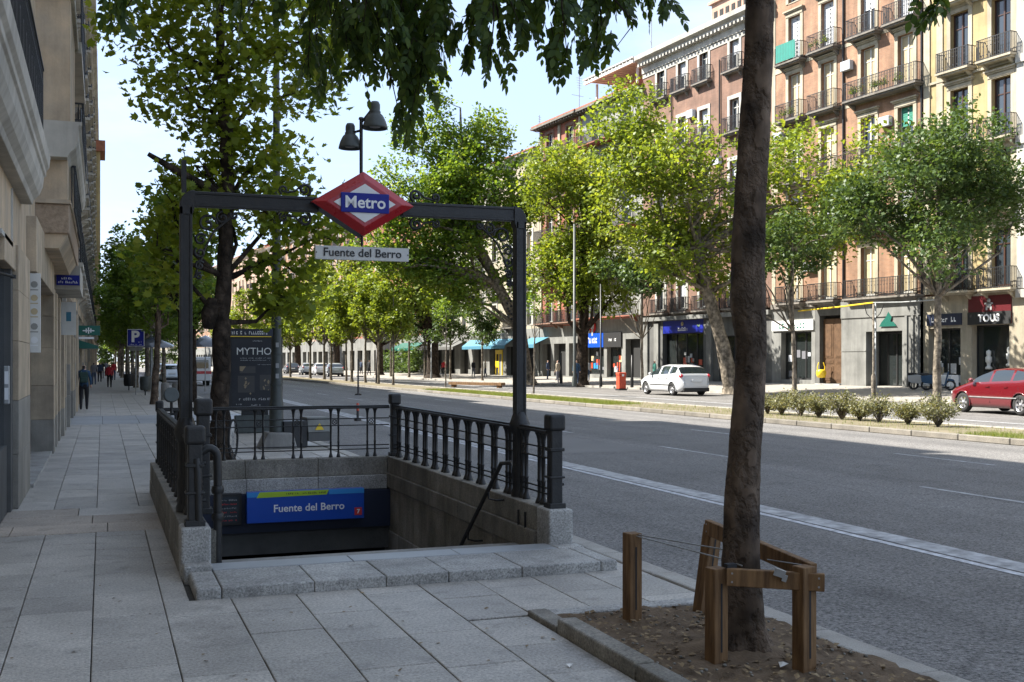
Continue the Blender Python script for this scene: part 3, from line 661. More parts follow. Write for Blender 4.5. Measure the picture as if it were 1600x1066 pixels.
# curved pipe rail at the left front post, running down inside the stairwell
pr = thing('pipe_handrail', 'thick curved iron pipe rail bending down beside the left front post', 'handrail', (0, 0, 0))
pts = [(.73, 9.30, .95), (.80, 9.30, .99)]+[(.80+.075*math.sin(a), 9.30, .915+.075*math.cos(a)) for a in [R(20*i) for i in range(1, 5)]]+[(.878, 9.30, .8), (.878, 9.30, .36), (.878, 9.30, .02)]
MB().tube(pts, .034, 12).build('pipe', 'iron', pr)
MB().lathe([(.045, .62), (.05, .64), (.05, .66), (.045, .68)], 12, (.878, 9.30, 0)).lathe([(.045, .40), (.05, .42), (.05, .44), (.045, .46)], 12, (.878, 9.30, 0)).build('clamp', 'iron', pr)
MB().tube([(.70, 9.16, .92), (.71, 9.15, .8), (.72, 9.15, .38)], .03, 10).build('pipe', 'iron', pr)
MB().box(.80, 9.27, -.2, .885, 9.36, .33).build('stone_bracket', 'granite_old', pr, bevel=.01)
# newel that carries the notice box
nw = thing('post_box', 'square iron post with rounded head right of the left arch post', 'post', (.815, 9.93, ZT))
newel(nw, 0, 0, 0, .99, .075, 'post')
# handrail going down the right wall
hr = thing('stair_handrail', 'sloping black handrail going down the right stairwell wall', 'handrail')
a = Vector((3.52, 9.86, .73)); b = Vector((3.52, 11.1, -.22)); c_ = b+(b-a)*2.4
MB().tube([(3.60, 9.80, .74), a, b, c_], .021, 10).build('rail', 'iron', hr)
for f in (.30, .82, 1.6, 2.4):
    p = a+(b-a)*f; MB().tube([p-Vector((0, 0, .01)), p-Vector((0, 0, .09)), (3.60, p.y, p.z-.11), (3.685, p.y, p.z-.11)], .010, 6).build('bracket', 'iron', hr)
MB().tube([(3.66, 9.6, .30), (3.66, 9.6, .10), (3.67, 9.63, .08)], .011, 6).tube([(3.66, 9.78, .30), (3.66, 9.78, .06)], .011, 6).build('clip', 'iron', hr)

# ------------------------------------------------------------------ the arch with the metro sign
AY = 10.12
arch = thing('sign_arch', 'black iron arch with scrolled corners carrying the metro sign over the stairs', 'arch', (0, AY, 0))
def hsec(mb, x, y0, s, z0, z1):
    mb.box(x-s, -s, z0, x+s, s, z1)
for x in (.685, 3.80):
    mb = MB().box(x-.04, -.045, .40, x+.04, .045, 3.06); mb.box(x-.052, -.055, .40, x-.028, .055, 3.04).box(x+.028, -.055, .40, x+.052, .055, 3.04)
    p = mb.build('post', 'iron', arch, bevel=.004)
    MB().lathe([(.085, ZT), (.085, .42), (.07, .46), (.075, .58), (.08, .63), (.07, .68), (.07, .98), (.092, 1.03), (.105, 1.08), (.085, 1.13), (.062, 1.2)], 10, (x, 0, 0)).build('base_collar', 'iron', p)
def scroll(cx, cz, r0, turns, sx=1, sz=1, start=0, n=26):
    pts = []
    for i in range(n+1):
        f = i/n; q = start+f*turns*2*math.pi; r = r0*(1-.82*f); pts.append((cx+sx*r*math.cos(q), 0, cz+sz*r*math.sin(q)))
    return pts
def beam(x0, x1, z):
    return MB().box(x0, -.04, z-.05, x1, .04, z+.05).box(x0, -.05, z+.04, x1, .05, z+.066).box(x0, -.05, z-.066, x1, .05, z-.04).build('beam', 'iron', arch, bevel=.004)
BZ = 3.11
beam(.755, 1.84, BZ); beam(2.62, 3.73, BZ)
for x, sg in ((.685, 1), (3.80, -1)):   # rounded corner
    cx, cz = x+sg*.075, BZ-.0
    poly = []
    for i in range(7):
        q = R(90+15*i); poly.append((x+sg*.073+(.125)*math.cos(q)*sg, BZ-.05+.125*math.sin(q)))
    poly = [(x+sg*.072, BZ+.075)]+poly[1:]+[(x-sg*.052, 2.97), (x+sg*.052, 2.97), (x+sg*.072, BZ-.075)]
    MB().prism(poly, -.055, .055).build('corner', 'iron', arch, bevel=.004)
    ss = MB(); k = sg; px = x+sg*.05; dzz = .06
    for (cx, cz, r0, st) in ((.13, 2.84, .085, 0), (.26, 2.90, .055, 1.5), (.075, 2.70, .055, .5), (.07, 2.585, .05, 2.2), (.065, 2.47, .042, .6), (.36, 2.925, .035, 2.4), (.06, 2.38, .03, 1)):
        ss.tube([(px+k*(q[0]), q[1], q[2]+dzz) for q in scroll(cx, cz, r0, 1.35, 1, 1, st)], .0125, 6)
    ss.tube([(px+k*.02, 0, 2.42), (px+k*.11, 0, 2.68), (px+k*.19, 0, 2.84), (px+k*.38, 0, 3.01)], .010, 5)
    if sg < 0: 
        for i in range(9): ss.lathe([(0, -.016), (.016, 0), (0, .016)], 6, (px+k*rnd.uniform(.03, .10), 0, 2.30-.018*i*1.4))
    ss.build('scroll_bracket', 'iron', arch)
for x, sg in ((1.66, 1), (2.82, -1)):
    for dz in (1, -1):
        ss = MB(); ss.tube([(q[0], q[1], BZ+dz*(.135+(q[2]-0))) for q in scroll(x+sg*.06, 0, .058, 1.4, sg, 1, -1.2)], .014, 6)
        ss.tube([(q[0], q[1], BZ+dz*(.125+(q[2]-0))) for q in scroll(x-sg*.13, 0, .04, 1.3, -sg, 1, -1.2)], .011, 6)
        ss.tube([(x-sg*.11, 0, BZ+dz*.10), (x-sg*.03, 0, BZ+dz*.115), (x+sg*.03, 0, BZ+dz*.17)], .010, 6); ss.build('sign_scroll', 'iron', arch)
MB().box(.65, .0, 3.17, .69, .04, 3.45).build('stay', 'iron', arch)

ms = thing('metro_sign', 'red diamond metro sign with a blue band hung in the arch', 'sign', (2.235, AY-.12, 3.125), R(.5))
W_, H_ = .475, .295
def dia(w_, h_, y): return [(-w_, y, 0), (0, y, h_), (w_, y, 0), (0, y, -h_)]
mb = MB(); mb.add(dia(W_, H_, 0)+dia(W_, H_, .19), [(7, 6, 5, 4), (0, 1, 5, 4), (1, 2, 6, 5), (2, 3, 7, 6), (3, 0, 4, 7)], 1)
mb.add(dia(W_, H_, 0)+dia(W_*.74, H_*.74, -.055), [(0, 1, 5, 4), (1, 2, 6, 5), (2, 3, 7, 6), (3, 0, 4, 7), (4, 5, 6, 7)], 0)
mb.build('diamond_case', ['red', 'navy'], ms, bevel=.006, seg=2)
MB().add(dia(.285, .175, -.061)+dia(.285, .175, -.054), [(0, 1, 2, 3), (0, 1, 5, 4), (1, 2, 6, 5), (2, 3, 7, 6), (3, 0, 4, 7)]).build('white_diamond', 'white', ms)
MB().box(-.222, -.072, -.088, .222, -.060, .088).build('blue_band', 'blue', ms, bevel=.003)
text('Metro', .150, 'textw', ms, (0, -.0735, 0), bold=.0028)
MB().tube([(0, .06, -.29), (0, .06, -.375)], .013, 8).build('hanger', 'iron', ms)
nbx = thing('name_board', 'white board reading Fuente del Berro under the red diamond', 'sign', (2.235, AY-.09, 2.675), R(.5))
MB().box(-.435, 0, -.062, .435, .035, .062).build('board', 'board', nbx, bevel=.003)
text('Fuente del Berro', .106, 'textb', nbx, (.0, -.003, .002), bold=.0014)
for x in (-.425, .425): MB().tube([(x, -.006, 0), (x, 0, 0)], .006, 8).build('screw', 'iron', nbx)
tl = thing('arch_lamp', 'pair of grey bell lamps on a thin pole above the diamond', 'lamp', (2.24, AY+.0, 3.42))
MB().tube([(0, 0, -.05), (0, 0, .50)], .016, 10).lathe([(.026, .50), (.02, .52), (0, .525)], 10).build('pole', 'iron', tl)
bell = [(0, .255), (.034, .25), (.047, .225), (.048, .19), (.046, .165), (.056, .155), (.05, .145), (.075, .12), (.10, .07), (.115, .02), (.118, .0), (.108, .0), (.07, .09), (0, .10)]
for dx, dy, dz, sc_ in ((.125, -.02, .42, 1), (-.085, .08, .24, .93)):
    MB().lathe([(r_*sc_, z*sc_) for r_, z in bell], 20, (dx, dy, dz)).build('bell_shade', 'iron_g', tl)
    MB().tube([(0, 0, .47 if dx > 0 else .40), (dx*.6, dy*.6, dz+.15), (dx*.85, dy, dz+.20)], .012, 6).build('arm', 'iron', tl)
    MB().lathe([(0, .0), (.05*sc_, .004), (.06*sc_, .03), (0, .06)], 12, (dx, dy, dz+.01)).build('bulb', 'textg', tl)
fl = thing('floodlight', 'round grey floodlight on a bracket at the left railing corner', 'lamp', (.80, 14.35, 1.04))
MB().tube([(0, 0, 0), (0, 0, .14)], .018, 8).box(-.06, -.02, -.02, .06, .02, .01).build('bracket', 'iron', fl)
fo = MB().lathe([(0, .17), (.045, .16), (.075, .10), (.09, .03), (.095, 0), (.08, 0)], 18, (0, 0, 0), axis='y').build('housing', 'iron_g', fl, (0, -.03, .235), (R(-14), 0, R(12)))
MB().lathe([(0, .006), (.08, .006), (.08, .01)], 18, (0, 0, 0), axis='y').build('lens', 'curtain', fo)

# ------------------------------------------------------------------ facades
def wall_grid(mb, W, z0, z1, ops, rev=.28, mi=0):
    xs = sorted({0, W} | {round(o[0], 3) for o in ops} | {round(o[1], 3) for o in ops})
    zs = sorted({z0, z1} | {round(o[2], 3) for o in ops} | {round(o[3], 3) for o in ops})
    xs = [x for x in xs if 0 <= x <= W]; zs = [z for z in zs if z0 <= z <= z1]
    for a, b in zip(xs, xs[1:]):
        for c, d in zip(zs, zs[1:]):
            xm, zm = (a+b)/2, (c+d)/2
            if any(o[0] < xm < o[1] and o[2] < zm < o[3] for o in ops): continue
            mb.add([(a, 0, c), (b, 0, c), (b, 0, d), (a, 0, d)], [(0, 1, 2, 3)], mi)
    for o in ops:
        x0, x1, c, d = o[:4]
        mb.add([(x0, 0, c), (x1, 0, c), (x1, 0, d), (x0, 0, d), (x0, rev, c), (x1, rev, c), (x1, rev, d), (x0, rev, d)],
               [(0, 1, 5, 4), (1, 2, 6, 5), (2, 3, 7, 6), (3, 0, 4, 7)], mi)
cache = {}
def cm(key, fn):
    if key not in cache: cache[key] = fn()
    return cache[key]
def m_surround(w_, h, hood, mt):
    def f():
        a = w_/2; s_ = .24; mb = MB()
        mb.box(-a-s_, -.05, -.02, -a, .02, h).box(a, -.05, -.02, a+s_, .02, h).box(-a-s_, -.055, h, a+s_, .02, h+.26)
        if hood: mb.box(-a-s_-.06, -.14, h+.26, a+s_+.06, .02, h+.34).box(-a-s_-.12, -.22, h+.34, a+s_+.12, .02, h+.42).box(-a-s_+.02, -.085, h+.05, a+s_-.02, -.05, h+.2)
        mb.box(-a-.01, -.03, -.06, a+.01, .2, 0)
        return mb.mesh('window', mt, bevel=0)
    return cm(('sur', w_, h, hood, mt), f)
def m_frame(w_, h, mt):
    def f():
        a = w_/2; y0, y1 = .20, .26; mb = MB(); t = .07
        mb.box(-a, y0, 0, -a+t, y1, h).box(a-t, y0, 0, a, y1, h).box(-a+t, y0, h-t, a-t, y1, h).box(-a+t, y0, 0, a-t, y1, .12).box(-.045, y0-.01, .12, .045, y1, h-t)
        mb.box(-a+t, y0+.01, h*.72, a-t, y1, h*.72+.05)
        return mb.mesh('frame', mt)
    return cm(('fr', w_, h, mt), f)
def m_pane(w_, h, mt):
    def f():
        a = w_/2
        return MB().box(-a, .245, 0, a, .262, h).mesh('pane', mt)
    return cm(('pa', w_, h, mt), f)
def m_blind(w_, h, part, mt):
    def f():
        a = w_/2-.07; mb = MB(); z0 = h*(1-part)
        if mt == 'curtain': mb.box(-a, .235, .14, -.06, .243, h-.08).box(.06, .235, .14, a, .243, h-.08)
        else:
            n = max(3, int((h-z0)/.12))
            for i in range(n): mb.box(-a, .19+(i % 2)*.004, z0+(h-z0)*i/n, a, .243, z0+(h-z0)*(i+1)/n-.01)
        return mb.mesh('blind', mt)
    return cm(('bl', w_, h, part, mt), f)
def window(root, x, z, w_, h, sur='cream', fr='frame_w', pane='glass', hood=True, blind=None):
    o = put('window', m_surround(w_, h, hood, sur), root, (x, 0, z))
    put('frame', m_frame(w_, h, fr), o); put('pane', m_pane(w_, h, pane), o)
    if blind: put('blind', m_blind(w_, h, blind[0], blind[1]), o)
    return o
def m_rail(W, dep, h=1.02, sp=.115, belly=False):
    def f():
        mb = MB(); a = W/2
        for zz in (0.06, h): mb.box(-a, -dep, zz-.018, a, -dep+.03, zz+.018).box(-a, -dep+.03, zz-.018, -a+.03, 0, zz+.018).box(a-.03, -dep+.03, zz-.018, a, 0, zz+.018)
        mb.box(-a, -dep+.005, h*.83, a, -dep+.022, h*.83+.014)
        n = int(W/sp)
        for i in range(n+1):
            x = -a+.01+(W-.02)*i/n; mb.box(x-.014, -dep+.002, 0, x+.014, -dep+.026, h)
            if i < n and i % 2: mb.box(x+.02, -dep+.006, .20, x+sp-.02, -dep+.02, .235).box(x+.02, -dep+.006, h*.62, x+sp-.02, -dep+.02, h*.62+.03)
        m_ = int(dep/sp)
        for i in range(1, m_+1):
            y = -dep*i/(m_+1)
            for s_ in (-a+.01, a-.01): mb.box(s_-.012, y-.012, 0, s_+.012, y+.012, h)
        return mb.mesh('railing', 'rail')
    return cm(('rl', W, dep, h, sp), f)
def m_bslab(W, dep, mt):
    def f():
        a = W/2; mb = MB().box(-a-.04, -dep-.04, -.10, a+.04, 0, 0).box(-a+.04, -dep+.05, -.19, a-.04, 0, -.10)
        for x in (-a+.25, a-.25): mb.prism([(0, -.19), (-dep*.8, -.19), (-dep*.5, -.30), (-.06, -.48), (0, -.5)], x-.07, x+.07, 'x')
        return mb.mesh('balcony', mt)
    return cm(('bs', W, dep, mt), f)
def pots(o, W, dep, seed, dens=9):
    g_ = np.random.default_rng(seed); n = dens*70
    k = g_.uniform(-W/2+.15, W/2-.15, dens); Cn = np.stack([k[g_.integers(0, dens, n)]+g_.normal(0, .1, n), -dep+.12+g_.normal(0, .06, n), .33+np.abs(g_.normal(0, .17, n))], 1)
    stuff(put('balcony_plants', leaves_mesh('balcony_plants', Cn, .09, 'lf_mid', seed), o))
def balcony(root, x, z, W, dep=.62, mt='slabd', plants=0, seed=0):
    o = put('balcony', m_bslab(W, dep, mt), root, (x, 0, z)); put('railing', m_rail(W, dep), o)
    if plants: pots(o, W, dep, seed, plants)
    return o
def cornice(root, W, z, mt, prof=.55, h=.9, dentil=True, name='cornice'):
    mb = MB().prism([(0.0, z), (-.12, z), (-.14, z+h*.35), (-prof*.6, z+h*.5), (-prof*.62, z+h*.62), (-prof, z+h*.75), (-prof*1.04, z+h), (0.0, z+h)], 0, W, 'x')
    if dentil:
        n = int(W/.42)
        for i in range(n): x = W*(i+.5)/n; mb.box(x-.09, -prof*.72, z+h*.36, x+.09, -.15, z+h*.5+.01)
    return mb.build(name, mt, root)
def broot(name, label, t_hi, W, z=.15):
    p = fp(t_hi, 0, z); return thing(name, label, 'building', p, math.atan2(-.9965, .0837), 'apartment houses across the avenue')
def shell(root, W, z0, z1, ops, m, depth=14, rev=.28, roof='roofg'):
    mb = MB(); wall_grid(mb, W, z0, z1, ops, rev)
    mb.add([(0, 0, z0), (0, depth, z0), (0, depth, z1), (0, 0, z1)], [(0, 1, 2, 3)]); mb.add([(W, 0, z0), (W, depth, z0), (W, depth, z1), (W, 0, z1)], [(0, 1, 2, 3)])
    mb.add([(0, depth, z0), (W, depth, z0), (W, depth, z1), (0, depth, z1)], [(0, 1, 2, 3)])
    mb.add([(.001, rev+.01, z0), (W-.001, rev+.01, z0), (W-.001, rev+.01, z1), (.001, rev+.01, z1)], [(0, 1, 2, 3)], 1)
    o = mb.build('wall', [m, 'dark'], root); return o
def hiproof(root, W, z, m, over=.5, rise=2.0, depth=12):
    return MB().prism([(-over, z), (-over, z+.12), (depth/2, z+rise), (depth+.3, z+.12), (depth+.3, z)], -.1, W+.1, 'x').build('roof', m, root)

FL = [5.05, 8.9, 12.4, 16.3, 19.85]
# --- brick and cream house
b1 = broot('brick_building', 'orange brick apartment house with cream window surrounds and a teal cloth on one balcony', 9.9, 12.7)
cols = [2.2, 5.2, 8.55, 11.4]
WW, WH = 1.12, 2.75
ops = [(c-WW/2, c+WW/2, z+.12, z+.12+WH) for c in cols for z in FL+[23.5]]
shell(b1, 12.7, 5.0, 27.4, ops, 'brick')
for i, z in enumerate(FL+[23.5]):
    for j, c in enumerate(cols):
        bl = [(1, 'curtain'), (1, 'curtain'), (.5, 'blind'), (1, 'curtain'), None, (.9, 'blind')][(i*2+j*3) % 6]
        if i == 2 and j == 3: bl = (.38, 'greenblind')
        if i == 4 and j == 0: bl = (1, 'blind')
        if i == 1 and j == 3: bl = (1, 'blind')
        window(b1, c, z+.12, WW, WH, 'cream', 'frame_w', 'glass', True, bl)
        if i < 5:
            if j == 3 and i in (0, 1, 2, 3): continue
            if j == 2 and i in (0, 1, 2, 3): balcony(b1, (8.55+11.4)/2+(0 if i else 0), z, 5.5, .66, plants=(14 if i in (2, 3) else 0), seed=i)
            else: balcony(b1, c, z, 2.3, .62, plants=(5 if (i, j) in ((4, 1), (3, 0)) else 0), seed=20+i*4+j)
MB().tube([(6.6, -.08, 5), (6.6, -.08, 27)], .06, 8).tube([(12.6, -.08, 5), (12.6, -.08, 27)], .06, 8).build('drainpipe', 'rail', b1)
mbq = MB()
for z in FL[1:]: mbq.box(.0, -.035, z-.35, 1.0-.0, .0, z-.12); 
for x in (0.02,): mbq.box(x, -.03, 5, x+.35, -.001, 27)
for z in FL: mbq.box(.36, -.025, z-.22, 12.69, -.001, z-.02)
mbq.build('string_course', 'cream', b1)
MB().box(.01, -.12, 4.75, 12.69, .0, 5.05).build('fascia', 'slabd', b1)
# teal cloth on the top left balcony
cl = MB()
for i in range(14):
    x = 1.25+i*.13; cl.add([(x, -.70-.02*(i % 2), 19.92), (x+.13, -.70-.02*((i+1) % 2), 19.92), (x+.13, -.69-.02*((i+1) % 2), 21.0), (x, -.69-.02*(i % 2), 21.0)], [(0, 1, 2, 3)])
cloth = cl.build('hanging_cloth', 'teal', None, fp(9.9, 0, .15), (0, 0, math.atan2(-.9965, .0837)))
tag(cloth, 'teal cloth hanging over the top left balcony of the brick house', 'cloth')
# ground floor: shop, wooden door, grey bank front
def gfwall(root, W, z1, ops, m, name='shop_front', x0=0, y=-.0, rev=.5):
    mb = MB(); wall_grid(mb, W, -.4, z1, ops, rev); mb.add([(0, rev+.01, -.4), (W, rev+.01, -.4), (W, rev+.01, z1), (0, rev+.01, z1)], [(0, 1, 2, 3)], 1)
    mb.add([(0, 0, z1), (W, 0, z1), (W, rev, z1), (0, rev, z1)], [(0, 1, 2, 3)])
    return mb.build(name, [m, 'dark'], root, (x0, y, 0))
def shopglass(root, x0, x1, z0, z1, y=.42, n=2, fr='black', door=False, goods=0):
    o = MB().box(x0, y, z0, x1, y+.02, z1).build('shop_window', 'glass_shop', root)
    mb = MB()
    for i in range(n+1):
        x = x0+(x1-x0)*i/n; mb.box(x-.04, y-.05, z0, x+.04, y-.001, z1)
    mb.box(x0+.04, y-.05, z0, x1-.04, y-.002, z0+.1).box(x0+.04, y-.05, z1-.08, x1-.04, y-.002, z1)
    mb.build('frame', fr, o)
    if goods:
        r = random.Random(goods)
        for i in range(9):
            x = r.uniform(x0+.2, x1-.2); z = z0+.3+r.random()*(z1-z0)*.55; s_ = r.uniform(.08, .28)
            MB().box(x-s_, y-.012, z-s_*.8, x+s_, y-.002, z+s_*1.1).build('window_poster', r.choice(['c_white', 'curtain', 'c_grey', 'orange', 'blind', 'cyan', 'textg']), o)
    return o
g1 = gfwall(b1, 4.1, 4.70, [(.9, 3.75, .35, 3.3)], 'greys'); shopglass(g1, .9, 3.75, .35, 3.3, n=3, goods=4)
MB().box(.1, -.10, 3.38, 4.0, -.002, 4.0).build('sign_board', 'white', g1); scribble(g1, .8, 3.3, -.105, 3.68, .34, 'wallgreen', 9, 71, 'lettering')
g2 = gfwall(b1, 2.5, 4.95, [(.35, 2.25, .18, 4.2)], 'greys_d', x0=4.12)
dr = MB().box(.36, .30, .2, 1.295, .36, 4.0).box(1.305, .30, .2, 2.24, .36, 4.0)
for x0 in (.46, 1.40):
    for z0, z1 in ((.35, 1.2), (1.35, 1.55), (1.7, 3.7)): dr.box(x0, .275, z0, x0+.74, .30, z1).box(x0+.12, .255, z0+.1, x0+.62, .275, z1-.06)
dr.build('door', 'door', g2); MB().box(.2, -.3, .0, 2.4, .25, .17).build('doorstep', 'granite', g2)
g3 = gfwall(b1, 6.05, 4.9, [(2.0, 4.75, .06, 3.15)], 'greys', x0=6.64, y=-.25, rev=1.1)
shopglass(g3, 2.0, 4.75, .06, 3.1, y=1.0, n=4)
mbq = MB().box(0, -.06, 3.95, 6.05, -.001, 4.9).box(0, -.03, 2.05, 1.99, -.001, 2.09)
for x in (5.0, 5.45, 5.8): mbq.box(x, -.08, 0, x+.16, -.001, 3.94)
mbq.build('pilaster', 'greys', g3)
MB().prism([(3.1, 3.4), (4.4, 3.4), (4.2, 3.62), (3.95, 3.66), (4.05, 3.9), (3.8, 4.2), (3.6, 3.9), (3.3, 3.66)], -.075, -.062).build('green_emblem', 'wallgreen', g3)
bag = MB().tube([(-.22, 0, 0), (-.26, 0, .35), (-.16, 0, .62)], .03, 6).tube([(.22, 0, 0), (.26, 0, .35), (.16, 0, .62)], .03, 6).lathe([(0, -.30), (.24, -.27), (.30, -.05), (.28, .12), (.22, .2), (0, .2)], 14).build('yellow_basket', 'pyel', None, fp(9.9-4.12-.85, .3, .95))
tag(bag, 'yellow plastic basket hanging at the brown wooden house door', 'basket')

for k, (x, z) in enumerate(((3.75, 6.9), (10.05, 14.4), (7.0, 18.2), (.9, 15.2))):
    MB().box(x-.4, -.32, z, x+.4, -.02, z+.55).build('air_conditioner', 'blind', b1, bevel=.02)
for z, sag in ((8.6, .12), (5.4, .2), (12.1, .1)): MB().tube([(x_, -.10, z-sag*math.sin(x_/12.7*math.pi*3)**2) for x_ in [i*.6 for i in range(22)]], .022, 4).build('cable', 'black', b1)
# --- yellow house
b2 = broot('yellow_building', 'narrow yellow plaster house with dark wood windows and TOUS shop', -2.8, 6.0)
cols2 = [2.4, 5.0]; ops = [(c-.58, c+.58, z+.1, z+3.0) for c in cols2 for z in FL+[23.6]]
shell(b2, 6.0, 5.0, 28, ops, 'yellow')
for i, z in enumerate(FL+[23.6]):
    for j, c in enumerate(cols2):
        window(b2, c, z+.1, 1.16, 2.9, 'yellow' if i > 3 else 'cream', 'frame_d', 'glass', i < 4, None)
        balcony(b2, c, z, 2.05, .6, 'cream', plants=0)
mbq = MB()
for x in (.02, .9, 5.7): mbq.box(x, -.06, 5, x+.42 if x < 5 else 5.98, -.001, 28)
for z in FL: mbq.box(.0, -.09, z-.32, 6.0, -.062, z-.2)
mbq.build('pilaster', 'cream', b2)
g4 = gfwall(b2, 6.0, 4.9, [(.35, 2.5, .1, 3.2), (3.2, 5.5, .1, 3.3)], 'cream', y=-.05)
shopglass(g4, .35, 2.5, .1, 3.2, n=2, goods=7); shopglass(g4, 3.2, 5.5, .1, 3.3, n=1)
ts = thing('shop_sign', 'dark red and black TOUS shop sign with a small bear shape', 'sign', fp(-2.8-3.05, .12, .15), math.atan2(-.9965, .0837))
MB().box(0, 0, 3.35, 2.6, .12, 4.75).build('board', mat('dark_red_panel', (.09, .008, .012), .4), ts); MB().box(-.02, -.03, 3.32, 2.62, -.002, 3.95).build('black_panel', 'black', ts)
text('TOUS', .50, 'textw', ts, (1.3, -.035, 3.62), bold=.018)
MB().lathe([(0, -.01), (.11, -.01), (.11, 0)], 10, (1.3, -.02, 4.5), axis='y').lathe([(0, -.01), (.16, -.01), (.16, 0)], 10, (1.3, -.02, 4.27), axis='y').box(1.12, -.03, 4.02, 1.22, -.01, 4.2).box(1.38, -.03, 4.02, 1.48, -.01, 4.2).box(1.05, -.03, 4.32, 1.55, -.01, 4.4).build('emblem', 'textg', ts)
t2 = thing('shop_sign', 'dark shop sign with small white letters behind the right sapling', 'sign', fp(-2.8-.3, .12, .15), math.atan2(-.9965, .0837))
MB().box(0, 0, 3.35, 2.3, .1, 3.95).build('board', 'navy', t2); scribble(t2, .3, 2.0, -.004, 3.65, .26, 'textw', 9, 8, 'lettering')
for k, (x, z) in enumerate(((4.0, 1.25), (5.25, 1.4))):
    fg = MB().lathe([(0, 0), (.17, 0), (.17, .1), (.08, .16), (.1, .3), (.16, .38), (.16, .6), (.09, .66), (.12, .75), (.12, .9), (0, .98)], 12).build('window_figure', 'board', None, fp(-2.8-x, -.25, z))
    tag(fg, ['white display figure standing in the middle of the TOUS doorway', 'white display figure at the right edge of the TOUS doorway'][k], 'figure')
# --- pale house at the right edge
b3 = broot('pale_building', 'pale stone house with heavy pilasters at the right edge', -8.8, 16)
ops = [(c-.6, c+.6, z+.1, z+2.9) for c in (3, 6.5, 10, 13.5) for z in FL+[23.6]]
shell(b3, 16, 5.0, 28, ops, 'cream_w')
for z in FL+[23.6]:
    for c in (3, 6.5, 10, 13.5): window(b3, c, z+.1, 1.2, 2.8, 'cream_w', 'frame_w', 'glass', True, (.6, 'blind'))
mbq = MB()
for x in (.02, .75, 15.3): mbq.box(x, -.16, 5, x+.5, -.001, 28)
for z in FL: mbq.box(.0, -.24, z-.5, 1.5, -.162, z-.1)
mbq.build('pilaster', 'cream_w', b3); gfwall(b3, 16, 4.9, [(1, 4, .1, 3.2), (6, 10, .1, 3.2)], 'cream', y=-.05)
text('B', .5, 'textg', b3, (.9, -.06, 4.35))
# --- brown brick house with the big white cornice
b4 = broot('brown_brick_building', 'brown brick house with white window surrounds and a heavy white cornice', 25.3, 15.4)
c4 = [2.5, 5.28, 7.97, 11.5, 14.0]; Z4 = [4.9, 8.6, 12.5, 16.6, 20.7]
ops = [(c-.52, c+.52, z+.3, z+2.35) for c in c4 for z in Z4]
shell(b4, 15.4, 4.9, 23.6, ops, 'brick_d')
for i, z in enumerate(Z4):
    for j, c in enumerate(c4):
        window(b4, c, z+.3, 1.04, 2.05, 'cream_w', 'frame_w', 'glass', False, (.55, 'blind') if (i+j) % 2 else None); balcony(b4, c, z+.1, 1.9, .4)
cornice(b4, 15.4, 23.2, 'cream_w', .8, 1.25)
MB().box(0, -.05, 22.85-.0, 15.4, -.001, 23.15).build('frieze', 'cream_w', b4)
hiproof(b4, 15.4, 24.45, 'roofg', .6, .9)
ph = MB().box(5.2, 2.6, 24.6, 12.5, 9, 27.3).box(5.0, 2.4, 27.3, 12.7, 9.2, 27.5).box(12.7, 2.2, 24.6, 15.2, 9, 29.4)
for i in range(6): ph.box(5.5+i*.7, 2.57, 25.3, 5.9+i*.7, 2.6, 26.7, 1)
ph.build('penthouse', ['pinkw', 'dark'], b4)
g5 = gfwall(b4, 15.4, 4.75, [(2.7, 7.9, .1, 4.4), (9.7, 12.3, .1, 3.2)], 'greys_d')
shopglass(g5, 2.7, 7.9, .1, 3.5, n=4, goods=11); shopglass(g5, 9.7, 12.3, .1, 3.2, n=2)
mbq = MB()
for x in (.2, 1.7, 8.4, 13): mbq.box(x, -.14, -.3, x+.6, -.001, 4.3)
mbq.box(0, -.3, 4.45, 15.4, -.001, 4.75).build('pilaster', 'greys', g5)
bs = thing('shop_sign', 'deep blue shop sign over the entrance behind the white car', 'sign', fp(25.3-2.75, -.02, .15), math.atan2(-.9965, .0837))
MB().box(0, 0, 3.5, 5.1, .15, 4.4).build('board', 'blue', bs); text('pastelería', .40, 'textw', bs, (2.3, -.01, 3.82), bold=.01, sx=1.0) if False else scribble(bs, 1.6, 3.4, -.006, 3.78, .26, 'textw', 11, 31, 'lettering')
MB().lathe([(0, -.01), (.16, -.01), (.16, 0)], 12, (2.5, 0, 4.15), axis='y').build('emblem', 'curtain', bs); scribble(bs, 4.2, 4.9, -.006, 4.0, .18, 'lime', 5, 32, 'lettering')
for k, (x, z) in enumerate(((3.9, 10.6), (9.7, 14.8), (6.6, 18.6), (12.8, 10.9))): MB().box(x-.4, -.32, z, x+.4, -.02, z+.55).build('air_conditioner', 'blind', b4, bevel=.02)
MB().tube([(4.0+i*.0, -.09, 4.8+i*1.9) for i in range(10)], .05, 6).tube([(9.9, -.09, 4.8+i*1.9) for i in range(10)], .05, 6).build('drainpipe', 'rail', b4)
